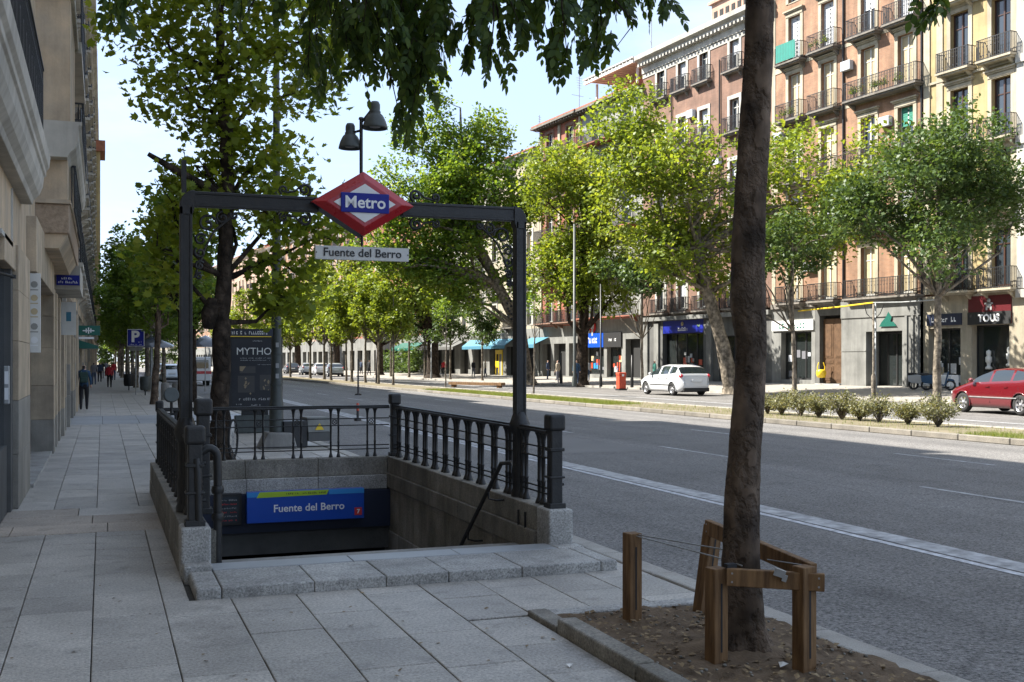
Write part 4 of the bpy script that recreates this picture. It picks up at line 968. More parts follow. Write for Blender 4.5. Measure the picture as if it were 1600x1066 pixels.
# --- grey house
b5 = broot('grey_building', 'grey plaster house with deep balconies and a rooftop pergola', 34.9, 9.6)
ops = [(c-.7, c+.7, z+.1, z+2.4) for c in (2.4, 7.2) for z in (5.0, 8.5, 12.0, 15.6, 19.2)]
shell(b5, 9.6, 4.9, 22.2, ops, 'greyp')
for i, z in enumerate((5.0, 8.5, 12.0, 15.6, 19.2)):
    for j, c in enumerate((2.4, 7.2)): window(b5, c, z+.1, 1.4, 2.3, 'greyp', 'frame_w', 'glass', False, (.4, 'blind') if (i+j) % 3 == 0 else None)
    balcony(b5, 4.8, z, 8.6, .9, 'brick_r', plants=12 if i == 0 else 0, seed=50+i)
mbq = MB().box(-.1, -.75, 22.2, 9.6, 0, 22.36)
for i in range(20): mbq.box(.2+i*.48, -.65, 22.05, .32+i*.48, 0, 22.2)
mbq.build('eaves', 'slabd', b5); hiproof(b5, 9.6, 22.37, 'tile', .75, .9)
pg = MB()
for x, y in ((1.2, .6), (1.2, 4), (7.6, .6), (7.6, 4)): pg.box(x, y, 22.3, x+.16, y+.16, 24.4)
pg.box(.6, -.2, 24.4, 8.4, .0, 24.6).box(.6, 4.3, 24.6, 8.4, 4.5, 24.8)
for i in range(14): pg.box(.8+i*.55, -.2, 24.6, .9+i*.55, 4.6, 24.75)
pg.box(.5, -.25, 24.76, 8.5, 4.7, 24.84); pg.build('pergola', 'board', b5); MB().box(3, 1.5, 22.5, 7.2, 3.4, 23.75).build('chimney', 'brick_r', b5)
g6 = gfwall(b5, 9.6, 4.85, [(.5, 3.6, .4, 2.9), (4.1, 6.4, .2, 2.6), (7.0, 9.2, .2, 3.2)], 'greys'); shopglass(g6, .5, 3.6, .4, 2.9, n=2, goods=14); shopglass(g6, 4.1, 6.4, .2, 2.6, n=2, goods=15)
bs = thing('shop_sign', 'bright blue shop sign beside a small black sign, left of the white car', 'sign', fp(34.9-.4, .12, .0), math.atan2(-.9965, .0837))
MB().box(0, 0, 2.75, 3.3, .1, 3.9).build('board', 'blue_b', bs); scribble(bs, .4, 2.6, -.006, 3.35, .5, 'textw', 8, 33, 'lettering')
bs2 = thing('shop_sign', 'small black shop sign right of the bright blue one', 'sign', fp(34.9-3.75, .12, .0), math.atan2(-.9965, .0837))
MB().box(0, 0, 2.75, 2.75, .1, 3.9).build('board', 'black', bs2); scribble(bs2, .8, 2.0, -.006, 3.35, .26, 'textw', 8, 34, 'lettering')
bs3 = thing('round_sign', 'red round sign on the wall above the bright blue shop sign', 'sign', fp(34.9-1.9, .12, 4.45), math.atan2(-.9965, .0837))
MB().lathe([(.52, 0), (.52, .06)], 20, (0, 0, 0), axis='y').build('disc', 'red', bs3); MB().lathe([(.30, -.01), (.30, 0)], 16, (0, -.002, .05), axis='y').box(-.12, -.012, -.75, .12, -.002, -.2).build('mark', 'textg', bs3)
# --- red house
b6 = broot('red_building', 'dark red brick house with wooden balconies beside the grey one', 42.9, 8.0)
ops = [(c-.6, c+.6, z+.1, z+2.4) for c in (2.0, 5.8) for z in (4.8, 8.4, 12, 15.6, 19.2)]
shell(b6, 8.0, 4.5, 22.2, ops, 'brick_r')
for i, z in enumerate((4.8, 8.4, 12, 15.6, 19.2)):
    for c in (2.0, 5.8): window(b6, c, z+.1, 1.2, 2.3, 'brick_d', 'frame_w', 'glass', False); balcony(b6, c, z, 3.3, .8, 'brick_d')
MB().box(.2, -.12, 4.5, .5, -.001, 22).box(3.7, -.12, 4.5, 4.1, -.001, 22).box(7.5, -.12, 4.5, 7.8, -.001, 22).build('pilaster', 'cream', b6)
mbq = MB().box(-.3, -.85, 22.2, 8.0, 0, 22.36)
for i in range(16): mbq.box(.2+i*.48, -.75, 22.05, .32+i*.48, 0, 22.2)
mbq.build('eaves', 'slabd', b6); hiproof(b6, 8.0, 22.37, 'tile', .85, .8)
gfwall(b6, 8.0, 4.5, [(.5, 2.2, .1, 3), (2.8, 5, .2, 3), (5.6, 7.6, .2, 3)], 'greys')
# antennas on the roofs
def antenna(t, off, z, h, label, k):
    o = thing('antenna', label, 'antenna', fp(t, off, z), k, 'aerials on the roofs')
    mb = MB().tube([(0, 0, -.6), (0, 0, h)], .035, 5)
    for i in range(5): mb.box(-.35+.03*i, -.012, h-.2-.22*i, .35-.03*i, .012, h-.18-.22*i)
    mb.box(-.9, -.012, h*.55, .5, .012, h*.55+.03); mb.build('mast', 'galv', o)
antenna(41.0, -3, 23.2, 4.0, 'thin television aerial above the dark red house', .3)
antenna(30.5, -4, 23.3, 7.6, 'tall thin aerial rising behind the rooftop pergola', 1.0)
antenna(49.0, -3, 21.3, 4.0, 'thin aerial left of the dark red house roof', .7)
# --- the rest of the row, further away
def simple_house(name, label, t_hi, W, H, m, sur, z0=4.6, nf=5, roof='tile', seed=0, gf='greys', bal=.5, hood=False):
    r = random.Random(seed); b = broot(name, label, t_hi, W, 0); n = max(2, int(W/3.1)); fh = (H-z0)/nf
    cs = [W*(k+.5)/n for k in range(n)]
    ops = [(c-.55, c+.55, z0+fh*i+.35, z0+fh*i+2.5) for c in cs for i in range(nf)]
    shell(b, W, z0, H, ops, m)
    for i in range(nf):
        for c in cs:
            window(b, c, z0+fh*i+.35, 1.1, 2.15, sur, r.choice(['frame_w', 'frame_w', 'frame_d']), 'glass', hood, r.choice([None, (.5, 'blind'), (1, 'curtain')]))
            if r.random() < bal: balcony(b, c, z0+fh*i+.2, 2.0, .5)
    cornice(b, W, H-.5, sur, .6, .7, False); hiproof(b, W, H+.2, roof, .7, 1.6)
    o2 = [(c-1.1, c+1.1, .1, 3.0) for c in cs]; gfwall(b, W, z0, o2, gf, y=-.03)
    MB().box(W*.3, 4, H+.3, W*.3+1, 5, H+2.6).box(W*.7, 5, H+.3, W*.7+.8, 6, H+2.2).build('chimney', m, b)
    return b
simple_house('cream_building', 'cream plaster house left of the dark red one, mostly behind trees', 54.9, 11.9, 20.6, 'cream', 'cream_w', seed=1)
simple_house('cream_building', 'pale plaster house with a long cornice behind the tall plane tree', 70, 15, 20.4, 'cream_w', 'cream', seed=2)
simple_house('red_brick_building', 'bright red brick block seen between the tree crowns below the name board', 88, 17.9, 19.5, 'brick_r', 'brick_r', seed=3, bal=.1)
simple_house('red_brick_building', 'second red brick block, with pale window surrounds, left of the first', 106, 17.9, 20, 'brick_r', 'cream', seed=4, bal=.3)
simple_house('pink_building', 'pink plaster block with low tiled roof left of the name board', 128, 21.9, 21, 'pinkw', 'cream_w', seed=5, bal=.3)
simple_house('brick_building', 'brick block with pale bays far down the avenue', 152, 23.9, 21.5, 'brick', 'cream_w', seed=6, bal=.4)
simple_house('pink_building', 'far pink block beyond the brick one near the street lamp post', 186, 33.9, 22, 'pinkw', 'cream', seed=7, bal=.3)
simple_house('brick_building', 'farthest brick block of the far row, seen over the poster panel', 236, 49.9, 22, 'brick', 'cream_w', seed=8, bal=.2)
simple_house('cream_building', 'cream block closing the far end of the row', 320, 83.9, 23, 'cream', 'cream_w', seed=9, bal=.2)

# awnings over far shops
def awning(t0, t1, z, m, label, dep=1.5):
    p = fp(t1, .05, z); o = thing('awning', label, 'awning', p, math.atan2(-.9965, .0837)); W = t1-t0
    n = max(2, int(W/.8)); mb = MB()
    for i in range(n):
        a, b = W*i/n, W*(i+1)/n
        mb.add([(a, 0, .75), (b, 0, .75), (b, -dep, .1), (a, -dep, .1), (a, -dep, -.2), (b, -dep, -.2), (b, -dep+.02, -.2), (a, -dep+.02, -.2), (a, -dep+.02, .06), (b, -dep+.02, .06), (b, 0, .70), (a, 0, .70)], [(0, 1, 2, 3), (3, 2, 5, 4), (4, 5, 6, 7), (7, 6, 9, 8), (8, 9, 10, 11)])
    mb.build('canopy', m, o); return o
awning(48.5, 59, 3.0, 'awn', 'long light blue awning over the shop left of the right arch post', .9)
awning(41, 44.6, 3.0, 'awn', 'short blue and yellow awning right of the right arch post')
awning(60, 70, 3.0, 'greys_d', 'dark grey awning over the terrace shops')
awning(72, 80, 3.0, 'wallgreen', 'dark green awning of the cafe with the hedge')
yd = MB().box(0, 0, 0, .12, .1, 2.6).box(1.5, 0, 0, 1.62, .1, 2.6).box(.12, 0, 2.2, 1.5, .1, 2.6).box(.7, .02, 0, .8, .08, 2.2).box(.12, .02, .9, .7, .06, 1.5).build('yellow_doorway', 'pyel', None, fp(52.5, .1, .1), (0, 0, math.atan2(-.9965, .0837))); tag(yd, 'yellow framed shop entrance panel under the light blue awning', 'door panel')

# ------------------------------------------------------------------ the near side: houses along the left pavement
LB = thing('stone_building', 'limestone clad building at the left edge with a long iron balcony', 'building')
wl = MB().box(-10, -12, 3.0, -.95, 18.2, 14.5).box(-10, 18.2, 3.0, -.95, 27.5, 20.5)  # unseen upper heights set for light: low part admits sky, tall part shades road
wl.build('wall', 'render', LB)
ob = MB().box(-10, -12, -.1, -.99, 12.4, 3.0).build('lower_wall', 'stoneclad', LB)
# cladding stones of the pier between the door and the recess
zc = [0, .62, 1.24, 1.92, 2.5, 3.02]
for i, (a, b) in enumerate(zip(zc, zc[1:])):
    for (y0, y1) in ((13.9, 15.0), (15.004, 16.1)):
        MB().box(-1.45, y0+.002, a+.002, -.90+rr.uniform(-.003, .003), y1, b-.002).build('cladding_stone', 'stonegrey' if i < 2 else 'stoneclad', LB, bevel=.004)
    MB().box(-1.45, 21.9, a+.002, -.83, 22.6, b-.002).build('cladding_stone', 'stonegrey' if i < 1 else 'stoneclad', LB, bevel=.004)
    for k, (y0, y1, xx) in enumerate(((23.6, 24.3, -.84), (25.3, 26.0, -.84), (26.9, 27.5, -.80))):
        MB().box(-1.45, y0, a+.002, xx, y1, b-.002).build('cladding_stone', 'stoneclad' if i else 'stonegrey', LB, bevel=.004)
for y0, y1 in ((22.6, 23.6), (24.3, 25.3), (26.0, 26.9)): MB().box(-1.3, y0, 0, -.93, y1, .9).build('cladding_stone', 'stonegrey', LB, bevel=.004); MB().box(-1.3, y0, .9, -1.05, y1, 3.0).build('shop_window', 'glass_shop', LB)
MB().box(-1.5, 16.1, 2.88, -.82, 21.9, 3.62).build('lintel', 'stoneclad', LB, bevel=.006)
MB().box(-1.5, 12.4, 2.72, -.93, 13.9, 3.02).build('lintel', 'stoneclad', LB, bevel=.006)
MB().box(-1.6, 16.1, 0, -1.24, 21.9, 2.88).build('recess_wall', 'black', LB); 
for y0, y1 in ((16.9, 18.4), (18.6, 20.2), (20.4, 21.6)):
    o = MB().box(-1.24, y0, .05, -1.20, y1, 2.7).build('door', 'frame_d', LB); MB().tube([(-1.17, y0+.15, .9), (-1.17, y0+.15, 1.3)], .015, 6).build('handle', 'galv', o)
MB().box(-1.24, 16.1, 0, -.86, 21.9, .05).build('doorstep', 'granite', LB)
gd = MB().box(-1.06, 12.3, .1, -1.03, 13.62, 2.70).build('glass_door', 'glass', LB); MB().box(-1.07, 13.60, 0, -.96, 13.90, 2.72).box(-1.07, 12.25, 0, -1.0, 13.6, .75).build('frame', 'greys_d', gd)
MB().box(-1.4, 12.4, 0, -1.08, 13.9, 2.72).build('door_reveal', 'dark', LB)
fr = MB().box(-.99, 12.0, 2.95, -.93, 13.5, 3.0).box(-.99, 13.45, 2.75, -.93, 13.5, 3.6).build('window_trim', 'frame_w', LB)
# big cornice and balcony
prof = [(-1.0, 3.64), (-.82, 3.64), (-.80, 3.70), (-.74, 3.76), (-.70, 3.86), (-.685, 3.98), (-.66, 4.0), (-.66, 4.06), (-.625, 4.10), (-.61, 4.24), (-.65, 4.27), (-.65, 4.33), (-1.0, 4.33)]
MB().prism([(x, z) for x, z in prof], -8, 15.1, 'y').build('cornice', 'render_p', LB, bevel=.004)
def lrail(x, y0, y1, z, h, xr, name='railing', orn=True):
    mb = MB().box(x-.02, y0, z+h-.03, x+.02, y1, z+h).box(x-.014, y0, z+.05, x+.014, y1, z+.075).box(x-.01, y0, z+h*.8, x+.01, y1, z+h*.8+.015)
    n = int((y1-y0)/.11)
    for i in range(n+1):
        y = y0+(y1-y0)*i/n; mb.box(x-.009, y-.009, z, x+.009, y+.009, z+h-.03)
        if orn and i % 4 == 2:
            mb.tube([(x+.0, y+.05*math.cos(a), z+h*.42+.16*math.sin(a)) for a in [2*math.pi*k/8 for k in range(9)]], .008, 4)
    for yy in (y0, y1):
        m_ = max(1, int(abs(x-xr)/.11))
        for i in range(1, m_+1): q = x+(xr-x)*i/(m_+1); mb.box(q-.009, yy-.009, z, q+.009, yy+.009, z+h)
        mb.box(min(x, xr), yy-.015, z+h-.03, max(x, xr), yy+.015, z+h+.001)
    return mb
lrail(-.70, -6, 15.05, 4.33, 1.0, -.97).build('balcony_railing', 'rail', LB)
for y in (9, 12.5): 
    o = MB().box(-.97, y-.75, 4.5, -.955, y+.75, 7.0).build('window', 'glass', LB); MB().box(-.96, y-.85, 4.4, -.93, y-.75, 7.1).box(-.96, y+.75, 4.4, -.93, y+.85, 7.1).box(-.96, y-.85, 7.1, -.93, y+.85, 7.2).build('frame', 'frame_w', o)
# the projecting bay past the balcony
MB().box(-1.0, 18.2, 3.62, -.47, 25.0, 4.07).build('rusticated_block', 'rough_st', LB, bevel=.02, seg=2)
MB().prism([(-1.0, 3.40), (-.62, 3.40), (-.50, 3.60), (-.50, 3.63), (-1.0, 3.63)], 18.25, 24.9, 'y').build('soffit_block', 'render', LB)
MB().box(-1.0, 18.15, 4.07, -.45, 25.1, 4.13).box(-1.0, 18.3, 4.13, -.50, 25.0, 4.75).build('bay_wall', 'render', LB)
MB().prism([(-1.0, 4.75), (-.50, 4.75), (-.46, 4.82), (-.38, 4.90), (-.34, 5.0), (-.34, 5.22), (-.31, 5.25), (-.31, 5.29), (-1.0, 5.29)], 18.0, 25.4, 'y').build('bay_cornice', 'render_p', LB)
MB().box(-1.0, 18.25, 5.29, -.46, 21.2, 7.25).build('bay_wall', 'render', LB); MB().box(-1.0, 18.1, 7.25, -.40, 21.4, 7.40).build('bay_sill', 'render_p', LB, bevel=.01)
MB().box(-1.0, 18.3, 7.4, -.62, 21.2, 14.5).build('bay_wall', 'render_p', LB)
o = MB().box(-.98, 18.28, 7.5, -.72, 18.297, 9.6).build('window', 'glass', LB); MB().box(-.9, 18.26, 7.5, -.86, 18.279, 9.6).build('frame', 'frame_w', o)
for z in (7.4, 11.0): MB().box(-1.0, 21.4, z-.2, -.35, 26, z).build('balcony_slab', 'render_p', LB)
lrail(-.33, 21.3, 25.2, 5.29, 1.0, -.46).build('balcony_railing', 'rail', LB)
lrail(-.42, 19.2, 24.9, 4.07, .75, -.5).build('balcony_railing', 'rail', LB)
lrail(-.36, 21.6, 26, 7.4, 1.0, -.9).build('balcony_railing', 'rail', LB)
MB().box(-.95, 24.0, 3.12, -.42, 27.4, 3.60).build('soffit_block', 'render_p', LB)
MB().tube([(-.96, 18.16, 3.4), (-.90, 18.16, 2.9)], .012, 5).build('cable', 'black', LB)
bsn = thing('wall_sign', 'tall pale shop sign standing out from the stone pier', 'sign', (-.93, 16.12, 1.80))
MB().box(.0, 0, 0, .155, .07, 1.06).build('board', 'board', bsn, bevel=.004)
for k, (z, m) in enumerate(((.86, 'greyp'), (.68, 'curtain'), (.50, 'curtain'), (.30, 'greyp'), (.12, 'plate'))): MB().lathe([(.045, -.003), (.045, 0)], 10, (.078, 0, z+.05), axis='y').box(.03, -.003, z-.03, .125, -.0005, z-.015).build('print', m, bsn)
ws2 = thing('wall_sign', 'small pale sign with a blue figure, further along the left wall', 'sign', (-.86, 26.1, 2.25)); MB().box(0, 0, 0, .32, .07, .72).build('board', 'board', ws2); MB().box(.12, -.003, .3, .22, 0, .5).build('print', 'awn', ws2)
pl = thing('street_plaque', 'dark blue street plaque with white letters under the left balcony', 'plaque', (-.86, 23.95, 3.20)); MB().box(0, 0, 0, .43, .04, .20).build('plate', 'blue', pl); scribble(pl, .09, .34, -.004, .14, .045, 'textw', 6, 41, 'lettering'); scribble(pl, .03, .40, -.004, .065, .05, 'textw', 11, 42, 'lettering')
ic = thing('intercom', 'pale intercom box with a label beside the glass door', 'intercom', (-1.01, 13.3, 1.22)); MB().box(0, -.05, 0, .06, .05, .42).build('case', 'galv', ic, bevel=.01); MB().box(.012, -.054, .05, .05, -.0505, .18).box(.012, -.054, .22, .05, -.0505, .36).build('label', 'textw', ic)
wb = thing('wall_bracket', 'short black iron rod standing out of the stone wall', 'bracket', (-1.0, 13.0, 2.62)); MB().tube([(-.05, -.3, .0), (.09, .25, -.01)], .016, 6).lathe([(.03, -.02), (.03, .02)], 8, (.09, .25, -.01)).build('rod', 'black', wb)

# following houses on the near side
def left_house(name, label, y0, W, H, m, lower, seed):
    r = random.Random(seed); b = thing(name, label, 'building', (-.92, y0, 0), R(90), 'houses along the near pavement')
    n = max(2, int(W/3.0)); cs = [W*(k+.5)/n for k in range(n)]; nf = int((H-4)/3.3)
    ops = [(c-.5, c+.5, 4+3.3*i+.1, 4+3.3*i+2.4) for c in cs for i in range(nf)]; shell(b, W, 3.6, H, ops, m, 10)
    for i in range(nf):
        for c in cs: window(b, c, 4+3.3*i+.1, 1.0, 2.3, 'render_p', 'frame_w', 'glass', False); balcony(b, c, 4+3.3*i, 2.0, .45, 'render_p')
    for k in range(n*2+1):
        x = min(W-.2, max(.2, W*k/(n*2))); pj = r.uniform(.04, .16)
        zz = [0, .8, 1.6, 2.4, 3.2, 3.75]
        for a, c_ in zip(zz, zz[1:]): MB().box(x-.2, -pj, a+.004, x+.2, .3, c_-.004).build('pilaster_block', r.choice([lower, 'stonegrey', 'stoneclad']), b)
    MB().box(0, .25, 0, W, .3, 3.6).build('shop_window', 'glass_shop', b); MB().box(0, -.14, 3.3, W, .2, 3.7).build('fascia', lower, b)
    cornice(b, W, H-.6, 'render_p', .6, .7, False); MB().box(0, 0, H, W, 10, H+.15).build('roof', 'tile', b)
    return b
left_house('stone_building', 'pale stone house after the bay, with iron balconies', 27.6, 12.2, 20, 'render_p', 'stoneclad', 1)
left_house('yellow_building', 'yellow fronted house behind the man with the backpack', 39.9, 16, 19, 'yellow', 'stoneclad', 2)
left_house('grey_building', 'grey house further along the left pavement', 56, 18, 20, 'greyp', 'stonegrey', 3)
left_house('cream_building', 'cream house beside the person in red', 74.1, 22, 21, 'cream', 'stoneclad', 4)
el = left_house('yellow_building', 'far yellow house with a red roofed bay sticking out', 96.2, 26, 22, 'yellow', 'stoneclad', 5)
MB().box(4, -.75, 4, 8, 0, 19.3).build('bay', 'yellow', el); MB().box(3.6, -1.15, 19.3, 8.4, 0, 20.2).build('bay_roof', 'tile', el)
left_house('pink_building', 'last pink house far down the left pavement', 122.3, 60, 20, 'pinkw', 'stoneclad', 6)
gs = thing('pharmacy_sign', 'dark green projecting shop sign with a pale emblem on the left side', 'sign', (-.88, 44.0, 2.62)); MB().box(0, 0, 0, .80, .12, .36).build('board', 'wallgreen', gs); MB().box(.2, -.01, .15, .6, -.001, .19).box(.38, -.01, .06, .42, -.001, .29).box(.3, -.01, .10, .34, -.001, .25).box(.46, -.01, .10, .5, -.001, .25).build('emblem', 'textw', gs)
aw = thing('awning', 'small teal awning below the green projecting sign', 'awning', (-.9, 45.5, 2.15)); MB().prism([(0, .34), (.75, .10), (.75, 0), (0, 0)], 0, 3, 'y').build('canopy', 'wallgreen', aw)
MB().box(0, -.02, .36, .6, 0, .44).build('edge', 'textw', aw)

# ------------------------------------------------------------------ trees
def crown_points(lobes, n, r, spread=.22, clump=14):
    spread *= .78
    """points of leaves: clumps thrown into the lobes, denser towards each lobe's skin"""
    vol = np.array([l[3]*l[4]*l[5] for l in lobes])**.75; vol /= vol.sum(); out = []
    nc = max(1, n//clump); which = r.choice(len(lobes), nc, p=vol)
    L_ = np.array(lobes)[which]; d = r.normal(size=(nc, 3)); d /= np.linalg.norm(d, axis=1)[:, None]
    rad = r.uniform(.12, 1, nc)**.45; c = L_[:, :3]+d*rad[:, None]*L_[:, 3:6]
    p = np.repeat(c, clump, 0)+r.normal(size=(nc*clump, 3))*spread*np.array([1, 1, .7])
    t = np.repeat(np.clip(r.normal(.42, .17, nc), 0, .85), clump)+r.normal(0, .09, nc*clump)
    return p, t
def sub_lobes(c, rx, ry, rz, n, r, k=(.28, .45), low=-.9):
    out = []
    for i in range(n):
        d = r.normal(size=3); d /= np.linalg.norm(d); d[2] = max(d[2], low); q = r.uniform(.35, .85)
        f = r.uniform(*k); out.append((c[0]+d[0]*q*rx, c[1]+d[1]*q*ry, c[2]+d[2]*q*rz, rx*f, ry*f, rz*f*.85))
    return out
def limbs(mb, trunk, lobes, r, r0=.09, mi=0, twigs=3, sides=6):
    tp = [np.array(t[:3]) for t in trunk]
    for l in lobes:
        c = np.array(l[:3]); best = None
        cand = [i for i, t in enumerate(tp) if t[2] < c[2]-.2] or [0]
        i = max(cand, key=lambda q: tp[q][2]-.45*np.linalg.norm(tp[q][:2]-c[:2])) if len(cand) > 1 else cand[0]
        a = tp[i]; m_ = a*.5+c*.5+r.normal(size=3)*.18*np.linalg.norm(c-a)*.6; m_[2] -= .05
        ra = min(r0, trunk[i][3]*.6)
        pts = [a, a*.75+m_*.25+r.normal(size=3)*.03, m_, (m_+c)/2+r.normal(size=3)*.08, c]
        mb.tube(pts, [ra, ra*.85, ra*.6, ra*.4, ra*.22], sides, mi, cap=False)
        for k in range(twigs):
            d = r.normal(size=3); d /= np.linalg.norm(d); e = c+d*np.array(l[3:6])*.9; s_ = (m_+c)/2 if k % 2 else c
            mb.tube([s_, (s_+e)/2+r.normal(size=3)*.08, e], [ra*.3, ra*.2, ra*.08], 4, mi, cap=False)
def tree(name, label, x, y, z, trunk, lobes, n, size, lm, bark, seed, tmpl='quad', spread=.22, clump=14, limb_r=.09, group=None, sides=10, droop=0, twigs=3, z_rot=0, extra=None, up=.4):
    r = np.random.default_rng(seed); t = thing(name, label, 'tree', (x, y, z), z_rot, group)
    mb = MB(); T = []
    for (a, b) in zip(trunk, trunk[1:]):           # finer, slightly knobbly trunk
        for k in range(4):
            f = k/4; T.append(tuple(a[i]*(1-f)+b[i]*f for i in range(4)))
    T.append(trunk[-1]); T = [(p[0]+r.normal(0, .012), p[1]+r.normal(0, .012), p[2], p[3]*(1+r.normal(0, .03))) for p in T]
    mb.tube([p[:3] for p in T], [p[3] for p in T], sides, cap=True)
    mb.tube([(T[0][0], T[0][1], -.12), (T[0][0], T[0][1], .02), (T[1][0], T[1][1], min(.3, T[1][2]))], [T[0][3]*1.55, T[0][3]*1.3, T[0][3]*1.02], sides, cap=False)
    if extra: extra(mb)
    mb.build('trunk', bark, t)
    lb = MB(); limbs(lb, trunk, lobes, r, limb_r, twigs=twigs); lb.build('branches', bark, t)
    p, tn = crown_points(lobes, n, r, spread, clump)
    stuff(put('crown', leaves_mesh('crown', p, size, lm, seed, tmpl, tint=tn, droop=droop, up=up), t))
    return t
g = np.random.default_rng(11)
# tree behind the arch (left)
lob = [(-.75, .4, 3.3, .55, .6, .6), (1.15, .3, 3.4, .75, .8, .75), (-.75, 0, 4.3, .62, .8, .6), (.3, .4, 4.5, 1.1, .8, .6), (1.15, .1, 4.4, .9, .9, .75),
       (-.35, .1, 5.0, .6, .8, .5), (.9, .2, 5.3, .9, .8, .5), (.1, .3, 5.6, .8, .8, .5), (-.5, .1, 6.3, 1.0, 1.0, .6), (.9, .2, 6.5, 1.4, 1.1, .7), (-1.2, .1, 7.35, .9, 1, .7), (.2, .1, 7.5, 1.4, 1.1, .9), (1.6, .1, 7.4, 1.2, 1.0, .8), (0, 0, 8.8, 1.9, 1.6, 1.0), (1.3, .2, 2.8, .7, .7, .45), (1.75, 0, 3.9, .6, .6, .6), (-1.0, 0, 3.6, .45, .5, .45)]
def burl(mb):
    mb.tube([(-.16, -.02, 2.25), (-.15, -.1, 2.5), (-.1, -.08, 2.75)], [.10, .15, .08], 8)
    mb.tube([(.12, 0, 4.4), (-.15, -.15, 4.6), (-.45, -.3, 4.72), (-.85, -.35, 4.92), (-1.15, -.3, 5.1)], [.10, .085, .07, .06, .04], 8)
    mb.tube([(-.62, -.33, 4.8), (-.6, -.36, 4.5)], [.03, .025], 6)
tree('plane_tree', 'dark trunked plane tree rising behind the left side of the metro arch', 1.86, 19.6, 0,
     [(0, 0, 0, .20), (.02, 0, .9, .165), (.05, 0, 1.8, .15), (.06, 0, 2.4, .16), (.10, 0, 3.1, .13), (.16, 0, 4.4, .12), (.12, 0, 5.6, .11), (.06, 0, 6.6, .09), (.0, 0, 8.6, .05)],
     lob, 9800, .14, 'lf_a', 'bark_d', 3, 'plane', .20, 9, .06, 'plane trees along the near pavement', extra=burl, twigs=3)
# prototypes for the row
def row_tree(label, x, y, h, wdt, seed, lean=0, n=9000, lm='lf_left', size=.17, bark='bark_s', grp='plane trees along the near pavement', z=0, trunk_h=3.0, r0=.16, low=2.6, nsub=16, tmpl='quad', spread=.24, name='plane_tree', clump=14):
    r = np.random.default_rng(seed); cz = (h+low)/2
    lobes = sub_lobes((lean*.6, 0, cz), wdt, wdt, (h-low)/2, nsub, r)
    tr = [(0, 0, 0, r0), (lean*.25, 0, trunk_h*.5, r0*.85), (lean*.5, 0, trunk_h, r0*.75), (lean*.6, .05, cz, r0*.5), (lean*.6, 0, h*.85, r0*.2)]
    return tree(name, label, x, y, z, tr, lobes, n, size, lm, bark, seed, tmpl, spread, clump, r0*.5, grp)
rowA = row_tree('second plane tree of the near row, just behind the left arch post', 2.1, 32.7, 7.4, 1.45, 21, 0, 7500, size=.16, bark='bark_d', r0=.13, low=3.0)
rowB = row_tree('third plane tree of the near row, beyond the crossing', 2.3, 54, 8.6, 2.4, 22, .2, 8500, size=.20, r0=.15)
rowC = row_tree('fourth plane tree of the near row, behind the parking sign', 2.3, 64, 9.6, 2.6, 23, 0, 8500, size=.22, r0=.15)
cp = [('fifth', 73, 0), ('sixth', 82, 1), ('seventh', 92, 0), ('eighth', 103, 1), ('ninth', 115, 0), ('tenth', 128, 1), ('eleventh', 143, 0), ('twelfth', 160, 1), ('thirteenth', 180, 0), ('fourteenth', 205, 1)]
for w_, y, k in cp:
    c_ = copy_tree([rowB, rowC][k]); c_.location = (2.0+rnd.uniform(-.2, .2), y, 0); c_.rotation_euler = (0, 0, rnd.uniform(0, 6)); s_ = rnd.uniform(.92, 1.15); c_.scale = (s_*1.05, s_*1.05, s_)
    c_['label'] = w_+' plane tree of the near row counted from the arch, far down the pavement'
# thin leaning young tree
yt = row_tree('young pale tree with a leaning trunk beside the white litter bin', 1.85, 45, 6.2, 1.3, 24, .35, 1500, size=.17, bark='bark_f', r0=.14, low=3.4, nsub=8, trunk_h=2.8)
# left outer row along the kerb: crowns filling over the road
for i, (x, y, h, wd, lb) in enumerate(((4.6, 47, 9.5, 2.6, 'plane tree by the kerb between the arch post and the second tree'), (4.3, 70, 10, 2.8, 'plane tree by the kerb behind the silver car'), (4.2, 96, 11, 3.0, 'plane tree by the kerb far behind the silver car'))):
    c_ = copy_tree([rowA, rowB, rowC][i]); c_.location = (3.5, y, 0); c_.rotation_euler = (0, 0, 1.3*i+1); c_['label'] = lb; c_.scale = (.9, .9, .92)

# --- far side and median
G2 = 'plane trees on the far side'
def big(label, x, y, trunk, cr, n, seed, lm='lf_sun', size=.30, spread=.38, nsub=22, z=.05, bark='bark_p', limb=.2, extra=None, k=(.26, .42)):
    r = np.random.default_rng(seed); lobes = []
    for (cx, cy, cz, rx, ry, rz) in cr: lobes += sub_lobes((cx, cy, cz), rx, ry, rz, nsub, r, k)
    return tree('plane_tree', label, x, y, z, trunk, lobes, n, size, lm, bark, seed, 'quad', spread, 14, limb, G2, twigs=3)
big('big sunlit plane tree leaning over the white car', 31.1, 51, [(0, 0, 0, .42), (-.5, .1, 2.5, .36), (-1.3, .3, 5.2, .33), (-1.9, .3, 7.5, .24), (-2.0, .3, 10.5, .15), (-1.8, 0, 14, .06)],
    [(-3.6, 1.0, 12.0, 5.0, 3.8, 5.6), (3.4, -2.4, 10.2, 5.2, 3.6, 4.6), (-1.0, 0, 8.6, 5.4, 3.8, 3.6), (-2.0, .5, 7.2, 5.6, 3.6, 2.6)], 27000, 31, nsub=14, limb=.14, size=.235, spread=.40)
